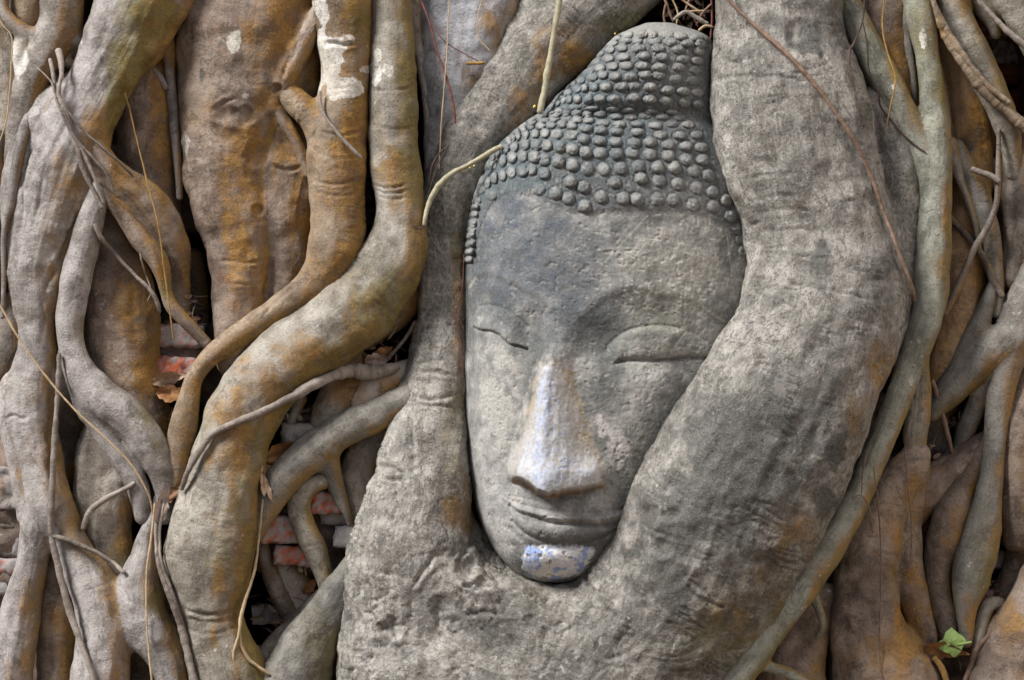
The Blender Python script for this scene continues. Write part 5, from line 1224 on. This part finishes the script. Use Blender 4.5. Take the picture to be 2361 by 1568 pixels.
strand('rootlet', 'brown rootlet looping over the long S root in the middle of the left half', 'twig',
       [([(922, 842, 9), (903, 850, 14), (853, 859, 17), (808, 855, 15), (765, 868, 14), (715, 892, 14), (678, 914, 11), (628, 938, 9), (590, 956, 8), (540, 976, 8), (490, 1001, 8), (464, 1034, 8), (442, 1070, 8), (426, 1106, 7), (420, 1130, 5)], (-10, 10, 20, 30, 90, 112, 110, 70))])
strand('rootlet', 'thin dark rootlet in the gap between the trunk and the olive root', 'twig',
       [([(344, 148, 7), (365, 172, 9), (388, 205, 9)], (-40, -30))], free=True)
strand('rootlet', 'curved rootlet wrapped across the spotted column', 'twig',
       [([(738, 210, 4), (740, 245, 4), (756, 278, 4), (785, 315, 4.2), (810, 342, 4.2), (835, 366, 4)], (66, 80, 90, 76))])
strand('green_rootlet', 'pale green rootlet hanging down to the topknot of the head', 'cream',
       [([(1300, -60, 6.5), (1290, 0, 6.8), (1277, 80, 7.2), (1265, 150, 7.5), (1254, 212, 7.5), (1244, 262, 7)], (40, 42, 50, 60, 70))], free=True)
strand('cream_rootlet', 'cream rootlet bending from the curls down the left limb of the cradle', 'cream',
       [([(1158, 338, 6), (1136, 348, 6.5), (1088, 376, 6.5), (1042, 400, 6.5), (1008, 434, 6.5), (987, 475, 6), (978, 522, 4)], (60, 76, 62, 56, 46))])
strand('red_fibre', 'dark red fibre winding down the bluish pale trunk', 'redfib',
       [([(962, -30, 2.4), (970, 0, 2.4), (990, 50, 2.4), (1005, 110, 2.6), (1025, 165, 2.4), (1041, 220, 3), (1048, 265, 2.6), (1050, 285, 2)], (-20, 20, 26, 24)), ([(994, 50, 1.4), (1022, 92, 1.4), (1060, 118, 1.4), (1105, 142, 1.4)], (20, 26))])
strand('straw_fibre', 'hair thin straw fibre down the bluish pale trunk', 'straw',
       [([(1038, -20, 1.4), (1033, 60, 1.6), (1031, 110, 1.5), (1026, 180, 1.4), (1018, 280, 1.4), (1012, 390, 1.3)], (20, 26, 30, 20))])
strand('straw_fibre', 'short bent straw fibre near the top of the pale trunk', 'straw', [([(1115, -20, 1.4), (1101, 48, 1.5), (1105, 88, 1.5), (1130, 118, 1.4)], (25, 25))])
strand('twig', 'tiny orange broken twig sticking out beside the cradling root', 'gold', [([(1074, 146, 4), (1094, 146, 3.6), (1118, 144, 3.6)], (30, 25))], cat='twig', group='')
strand('dark_fibre', 'tuft of dark rootlets at the edge of the pale trunk and left limb', 'darkfib',
       [([(1036, 334, 1.8), (1014, 352, 1.8), (1000, 374, 2), (994, 392, 1.6), (988, 430, 1.6)], (30, 40)), ([(1032, 338, 1.5), (1010, 380, 1.6), (990, 440, 1.6), (982, 480, 1.6), (978, 525, 1.4)], (44, 50)), ([(978, 520, 1.2), (968, 528, 2), (954, 520, 2.6)], (46, 50))])
strand('red_fibre', 'hair thin red fibre hanging in the shadow beside the stone cheek', 'redfib',
       [([(1070, 585, 1.2), (1066, 660, 1.3), (1054, 710, 1.3), (1050, 735, 1.2), (1062, 790, 1.3), (1067, 860, 1.2)], (30, 40)), ([(1056, 706, 1), (1060, 735, 1), (1070, 760, 1)], (44, 40))], free=True)
strand('brown_rootlet', 'long smooth brown rootlet slanting over the massive right limb', 'rufous',
       [([(1660, -50, 4.6), (1682, 0, 4.8), (1722, 42, 5), (1772, 86, 5.2), (1832, 142, 5.4), (1892, 212, 5.4), (1942, 282, 5.4), (1982, 346, 5.2), (2007, 402, 5), (2032, 480, 4.8), (2062, 570, 4.4), (2090, 648, 5), (2102, 695, 4)], (128, 138, 150, 178, 182, 172, 150, 120, 86, 60))])
strand('golden_fibre', 'golden hair thin fibre at the upper right near the green root', 'gold',
       [([(2040, -20, 1.8), (2034, 60, 1.8), (2046, 122, 1.8), (2064, 182, 1.9), (2052, 250, 1.8), (2040, 308, 1.4)], (30, 50, 74, 70))])
strand('dark_fibre', 'dark thin rootlet hooked on the edge of the right limb at the top', 'darkfib',
       [([(1994, -20, 2.4), (1988, 50, 2.4), (1965, 104, 2.6), (1954, 122, 2.6), (1954, 170, 2.2), (1966, 215, 1.6)], (50, 66, 80, 90)), ([(1988, 45, 1.8), (1999, 100, 2), (2004, 162, 2), (2024, 205, 2.2), (2030, 245, 2.4), (2056, 280, 2.4), (2080, 310, 2.4), (2116, 340, 2.4), (2136, 352, 1.6)], (66, 66, 40, 60))])
strand('bark_strip', 'twisted ochre strip of bark over the slanting olive root', 'ochre',
       [([(2140, -30, 5), (2152, 12, 7), (2168, 52, 10), (2200, 112, 12), (2240, 172, 13), (2282, 224, 13), (2322, 258, 13), (2380, 305, 13)], (26, 34, 40, 20)), ([(2160, 20, 6), (2192, 85, 8), (2230, 140, 8), (2280, 200, 8), (2330, 240, 7)], (44, 46))], cat='bark strip', group='')
strand('rootlet', 'thin grey root crossing the black hole at the top right corner', 'twig', [([(2245, -40, 6), (2262, 6, 6.5), (2298, 46, 7), (2330, 78, 7), (2380, 118, 7)], (40, 30))], free=True)
strand('rootlet', 'short grey twig over the grey green root at the right edge', 'twig', [([(2238, 388, 7), (2262, 398, 7), (2285, 406, 7.5), (2306, 420, 7)], (18, 24))])
strand('rootlet', 'thin knobbly twig leaning in the dark hollow at right', 'rufous', [([(2147, 876, 6), (2154, 890, 6), (2166, 930, 5), (2178, 975, 5), (2190, 1020, 5), (2197, 1050, 4)], (10, -20, -40))], free=True)
strand('red_fibre', 'hair thin red brown fibre hanging over the wide ochre root', 'rufous', [([(2084, 1000, 1.4), (2088, 1060, 1.4), (2096, 1150, 1.5), (2100, 1190, 1.6), (2102, 1264, 1.6), (2090, 1330, 1.3)], (40, 50, 40))])
strand('straw_fibre', 'long straight rust fibre down the left leg of the ochre root', 'rufous', [([(2014, 1080, 1.6), (2026, 1180, 1.8), (2032, 1300, 1.9), (2030, 1400, 1.9), (2028, 1470, 1.8), (2032, 1590, 1.6)], (140, 80, 76, 84, 100))])
strand('red_fibre', 'short curled rust fibre over the green root', 'rufous', [([(1998, 1040, 1.3), (1990, 1090, 1.4), (1986, 1140, 1.4)], (150, 156)), ([(1965, 1150, 1.5), (1985, 1142, 1.5), (2002, 1170, 1.5), (2012, 1230, 1.5)], (150, 90))])
strand('rootlet', 'brown stalk in the corner under the green leaf', 'rufous', [([(2340, 1400, 5), (2310, 1430, 6), (2282, 1462, 6), (2250, 1500, 6), (2236, 1540, 6), (2218, 1590, 6)], (20, 10))], free=True)
strand('yellow_stem', 'bright yellow stem below the green leaf at bottom right', plain and 'yellow' if False else 'gold', [([(2152, 1515, 7), (2166, 1532, 8), (2178, 1556, 8), (2190, 1600, 8)], (30, 40))], cat='stem', group='', free=True)
strand('rootlet', 'small rootlet deep in the hollow under the long S root', 'twig', [([(958, 740, 5), (935, 780, 5), (905, 815, 5), (880, 835, 4)], (-20, -30))], free=True)

# tangle of dead twigs in the nook behind the topknot
tw = [([(1528, -20, 3), (1540, 20, 3), (1552, 50, 2.5)], 'rufous'), ([(1560, -10, 2.4), (1590, 12, 2.6), (1626, 36, 2.4)], 'straw'), ([(1600, -20, 2.5), (1585, 10, 2.5), (1575, 46, 2)], 'rufous'),
      ([(1552, 46, 4), (1580, 28, 4.5), (1604, 40, 5), (1634, 56, 4.5)], 'twig'), ([(1640, 10, 2.5), (1620, 30, 2.5), (1605, 58, 2)], 'rufous'), ([(1540, -20, 2), (1562, 26, 2), (1560, 56, 2)], 'straw'),
      ([(1570, 30, 2), (1600, 26, 2.2), (1640, 24, 2)], 'straw'), ([(1586, 20, 1.6), (1600, 44, 1.6), (1610, 62, 1.6)], 'redfib'), ([(1640, -10, 2.4), (1642, 40, 2.4), (1638, 90, 2)], 'redfib'), ([(1534, 10, 2.4), (1530, 40, 2.4), (1536, 66, 2)], 'rufous'),
      ([(1610, 70, 3), (1626, 60, 3.5), (1645, 62, 3)], 'straw')]
for k_, (p, m_) in enumerate(tw):
    strand('dead_twig', 'dead twig in the dark tangle behind the topknot', m_, [(p, (20 - 4 * (k_ % 3), 10))], cat='twig', group='dead twigs tangled behind the topknot', seg=7, free=True)

# ------------------------------------------------------------------ leaves
M['leaf_brown'] = plain('dead leaf', (0.30, 0.145, 0.055), (0.17, 0.08, 0.035), 0.6, 60)
M['leaf_tan'] = plain('dry tan leaf', (0.42, 0.30, 0.20), (0.30, 0.19, 0.12), 0.65, 60)
M['leaf_grey'] = plain('pale dry leaf', (0.44, 0.34, 0.29), (0.33, 0.24, 0.20), 0.7, 60)
M['leaf_green'] = plain('fresh green leaf', (0.31, 0.43, 0.14), (0.24, 0.35, 0.10), 0.5, 50)

def leaf(name, label, mat, x, y, t, ln, wd_, ang, curl=0.5, tilt=0.3, lobes=0, fold=0.6, cat='leaf', group='', stalk=None):
    """a thin curled blade with a midrib fold; ln, wd_ in picture units, ang from +x anticlockwise"""
    nu, nv = 26, 13
    u = np.linspace(0, 1, nu)[:, None]; v = np.linspace(-1, 1, nv)[None]
    w = np.sin(np.pi * np.clip(u, 0.0, 1) ** 0.75) ** 0.9 * (1 - 0.35 * u ** 3) * (1 + 0.10 * np.sin(u * 21 + x) + 0.08 * np.sin(u * 37 + y))
    if lobes: w = w * (1 + 0.35 * np.sin(u * np.pi * lobes)) * (1.0 + 0.25 * np.cos(u * 9))
    X = (u - 0.5) * ln + 0 * v; Yl = v * w * wd_ / 2
    Z = fold * np.abs(Yl) + curl * ln * 0.5 * (2 * u - 1) ** 2 * 0.6 + tilt * Yl
    Z = Z + 0.16 * wd_ * np.sin(u * 9 + v * 1.5 + x) * np.abs(v) + 3.5 * fbm(V3((X / 18).ravel(), (Yl / 18).ravel(), x), 2).reshape(X.shape)
    ca, sa = math.cos(ang), math.sin(ang)
    bx, by, bz, f = at(x, y, t)
    P = np.stack([bx + X * ca - Yl * sa, t + Z, bz + X * sa + Yl * ca], -1)
    front = P.reshape(-1, 3); back = front.copy(); back[:, 1] -= 1.6
    i = np.arange(nu - 1)[:, None] * nv + np.arange(nv - 1)[None]
    F = np.stack([i, i + nv, i + nv + 1, i + 1], -1).reshape(-1, 4); n = len(front)
    me = new_mesh(name, world(np.vstack([front, back])), np.vstack([F, F[:, ::-1] + n]))
    o = link(name, me, M[mat]); recentre(me, o)
    tag(o, label, cat, group or None)
    return o
R_ = math.radians
leaf('dry_leaf', 'tan dry leaf wedged under the lowest bricks at mid left', 'leaf_tan', 392, 872, -20, 90, 34, R_(12), 0.4, 0.5)
leaf('dry_leaf', 'brown curled leaf just beneath the tan leaf and bricks at mid left', 'leaf_brown', 402, 908, -14, 84, 40, R_(-6), 0.4, -0.4)
leaf('dry_leaf', 'crumpled brown leaf lying on the curved grey root in the hollow', 'leaf_brown', 660, 1040, 8, 120, 46, R_(24), 0.35, 0.8)
leaf('dry_leaf', 'pale folded leaf standing in the fork at lower left', 'leaf_grey', 376, 1160, 62, 100, 30, R_(74), 0.3, 0.6)
leaf('dry_leaf', 'brown leaf behind the pale folded leaf in the lower left fork', 'leaf_brown', 396, 1138, 45, 70, 30, R_(30), 0.3, -0.5)
leaf('dry_leaf', 'narrow tan leaf hanging beside the lower edge of the long S root', 'leaf_tan', 607, 1104, 66, 84, 13, R_(94), 0.2, 0.4)
leaf('dry_leaf', 'second narrow tan leaf, right of its twin beside the long S root', 'leaf_tan', 616, 1120, 62, 70, 12, R_(108), 0.2, 0.4)
leaf('dry_leaf', 'torn grey brown leaf scrap in the hollow above the looping rootlet', 'leaf_grey', 872, 830, -10, 66, 34, R_(8), 0.3, 0.6)
leaf('dry_leaf', 'rusty leaf scrap above the torn grey scrap in the hollow', 'leaf_brown', 884, 812, -20, 54, 26, R_(30), 0.3, -0.3)
leaf('dry_leaf', 'curled brown dead leaf beneath the green leaf', 'leaf_brown', 2180, 1500, 24, 110, 40, R_(-8), 0.5, 0.9)
leaf('dry_leaf', 'small brown leaf in the hollow beside the low slanting root', 'leaf_brown', 716, 1350, -40, 50, 26, R_(50), 0.4, 0.5)

def ivy_leaf():
    """green three-lobed leaf with a stalk"""
    out = [(2, -40), (18, -26), (30, -18), (38, -4), (30, 6), (24, 20), (8, 36), (-4, 26), (-18, 22), (-38, 6), (-28, -6), (-20, -12), (-14, -28)]
    ctr = (0, 0); rings = 5; n = len(out); oo = spline([(a, b, 0, 1) for a, b in out + out[:1]], 5)[:-1, :2]; n = len(oo)
    x0, y0, t0 = 2194, 1484, 46
    P = [(0, 0)]
    for r in range(1, rings + 1): P += [tuple(q * r / rings) for q in oo]
    P = np.array(P); bx, by, bz, f = at(x0, y0, t0)
    rr = np.hypot(P[:, 0], P[:, 1])
    d = t0 + 0.006 * rr ** 2 * -1 + 3 * fbm(V3(P[:, 0] / 14, P[:, 1] / 14, 1), 2) + 0.15 * P[:, 0] + np.where(np.abs(P[:, 0]) < 3, -2, 0)
    Q = np.stack([bx + P[:, 0] * 0.9, d, bz - P[:, 1] * 0.9], -1)
    F = []
    for j in range(n): F.append((0, 1 + j, 1 + (j + 1) % n, 0))
    for r in range(rings - 1):
        for j in range(n):
            a = 1 + r * n + j; b = 1 + r * n + (j + 1) % n
            F.append((a, a + n, b + n, b))
    tri = [f_[:3] for f_ in F[:n]]; quad = F[n:]
    T = np.array(tri + [(q[0], q[1], q[2]) for q in quad] + [(q[0], q[2], q[3]) for q in quad])
    Bk = Q.copy(); Bk[:, 1] -= 1.5
    base = world(np.array([[bx, t0, bz - 44]]))[0]
    o = empty('green_leaf', Vector(base.tolist()))
    tag(o, 'fresh green lobed leaf resting on a brown one at the bottom right', 'leaf')
    me = new_mesh('blade', world(np.vstack([Q, Bk])) - base, np.vstack([T[:, ::-1], T + len(Q)])); link('blade', me, M['leaf_green'], o)
    V, Fq, rc = tube([(2206, 1486, 2.5), (2220, 1484, 2.8), (2240, 1480, 2.6)], (47, 40), 8)
    me2 = new_mesh('stalk', world(V) - base, Fq); link('stalk', me2, M['leaf_green'], o)
ivy_leaf()

# leaf litter and crumbs lodged in the hollows
def litter():
    r = np.random.default_rng(21); P, F, T, n = [], [], [], 0
    zones = [(700, 1290, 110, 140, 70), (440, 700, 40, 60, 22), (395, 960, 30, 60, 20), (690, 990, 60, 60, 26), (2160, 1000, 50, 60, 24), (2300, 1380, 60, 60, 26), (900, 800, 60, 40, 22), (370, 1150, 30, 40, 14), (640, 1430, 60, 60, 24), (1590, 40, 50, 40, 20), (2170, 1510, 40, 30, 10)]
    cols = [(0.22, 0.12, 0.06), (0.30, 0.20, 0.13), (0.14, 0.09, 0.06), (0.36, 0.28, 0.21), (0.10, 0.075, 0.06)]
    for (zx_, zy_, rx, ry, cnt) in zones:
        for _ in range(cnt):
            x, y = zx_ + r.normal() * rx * 0.5, zy_ + r.normal() * ry * 0.5
            t = float(np.clip(front(x, y), -110, -40)) + r.uniform(-25, 12)
            ln, wd_ = (r.uniform(10, 30), r.uniform(4, 11)) if r.random() < 0.6 else (r.uniform(20, 52), r.uniform(1.6, 3))
            a = r.uniform(0, np.pi); cu = r.uniform(-0.5, 0.5)
            u = np.linspace(-1, 1, 7)[:, None]; v = np.linspace(-1, 1, 3)[None]
            w = np.sqrt(np.maximum(1 - u ** 2, 0.02))
            lx, ly = u * ln / 2 + 0 * v, v * w * wd_ / 2 + cu * 6 * u ** 2
            bx, by, bz, f = at(x, y, t)
            Q = np.stack([bx + lx * np.cos(a) - ly * np.sin(a), t + cu * ln * 0.5 * u ** 2 + 0.5 * np.abs(ly) + r.normal() * 2 + 0 * v, bz + lx * np.sin(a) + ly * np.cos(a)], -1).reshape(-1, 3)
            B = Q.copy(); B[:, 1] -= 1.4
            i = (np.arange(6)[:, None] * 3 + np.arange(2)[None]).ravel()
            q = np.stack([i, i + 3, i + 4, i + 1], -1)
            P += [Q, B]; F += [q + n, q[:, ::-1] + n + 21]; n += 42
            T.append(np.tile(np.array(cols[r.integers(5)]) * r.uniform(0.7, 1.2), (42, 1)))
    me = new_mesh('leaf_litter', world(np.vstack(P)), np.vstack(F))
    T = np.vstack(T); set_attr(me, 'tint', 'FLOAT_COLOR', np.hstack([T, np.ones((len(T), 1))]))
    o = link('leaf_litter', me, tinted('leaf litter', 0.85, 0.3)); recentre(me, o)
    tag(o, 'dry leaf crumbs and twig bits lodged in the hollows between roots', 'leaf litter', None, 'stuff')
litter()

# gold-leaf flakes left by worshippers
M['gilt'] = plain('gold leaf', (0.75, 0.50, 0.09), (0.6, 0.38, 0.05), 0.3, 200, 0.2, 0.6)
def flake(x, y, t, r):
    a = np.linspace(0, 2 * np.pi, 7, endpoint=False) + rng.uniform(0, 1); q = r * rng.uniform(0.5, 1.2, 7)
    bx, by, bz, f = at(x, y, t)
    ring_ = np.stack([bx + np.cos(a) * q, np.full(7, t) + rng.uniform(-.6, .6, 7), bz + np.sin(a) * q], -1)
    Q = np.vstack([ring_, ring_ - [0, 1.2, 0], [[bx, t + 0.5, bz]]])
    F = [(14, k, (k + 1) % 7) for k in range(7)] + [(k, k + 7, (k + 1) % 7 + 7) for k in range(7)] + [(k, (k + 1) % 7 + 7, (k + 1) % 7) for k in range(7)]
    me = new_mesh('gold_flake', world(Q), np.array(F), False); o = link('gold_flake', me, M['gilt']); recentre(me, o)
    tag(o, 'tiny flake of gold leaf stuck beside the stone head', 'gold flake', 'gold leaf flakes around the head')
for (x, y, r) in [(1232, 246, 4.5), (1068, 392, 5), (1094, 382, 3.5), (1084, 386, 3), (1418, 78, 3)]:
    FL = (x, y, r)
    # find the root surface in front of which the flake sits
    best = None
    for o in ROOTS:
        pass
    M_d = {1232: 52, 1068: 52, 1094: 52, 1084: 52, 1418: 20}[x]
    flake(x, y, M_d, r)
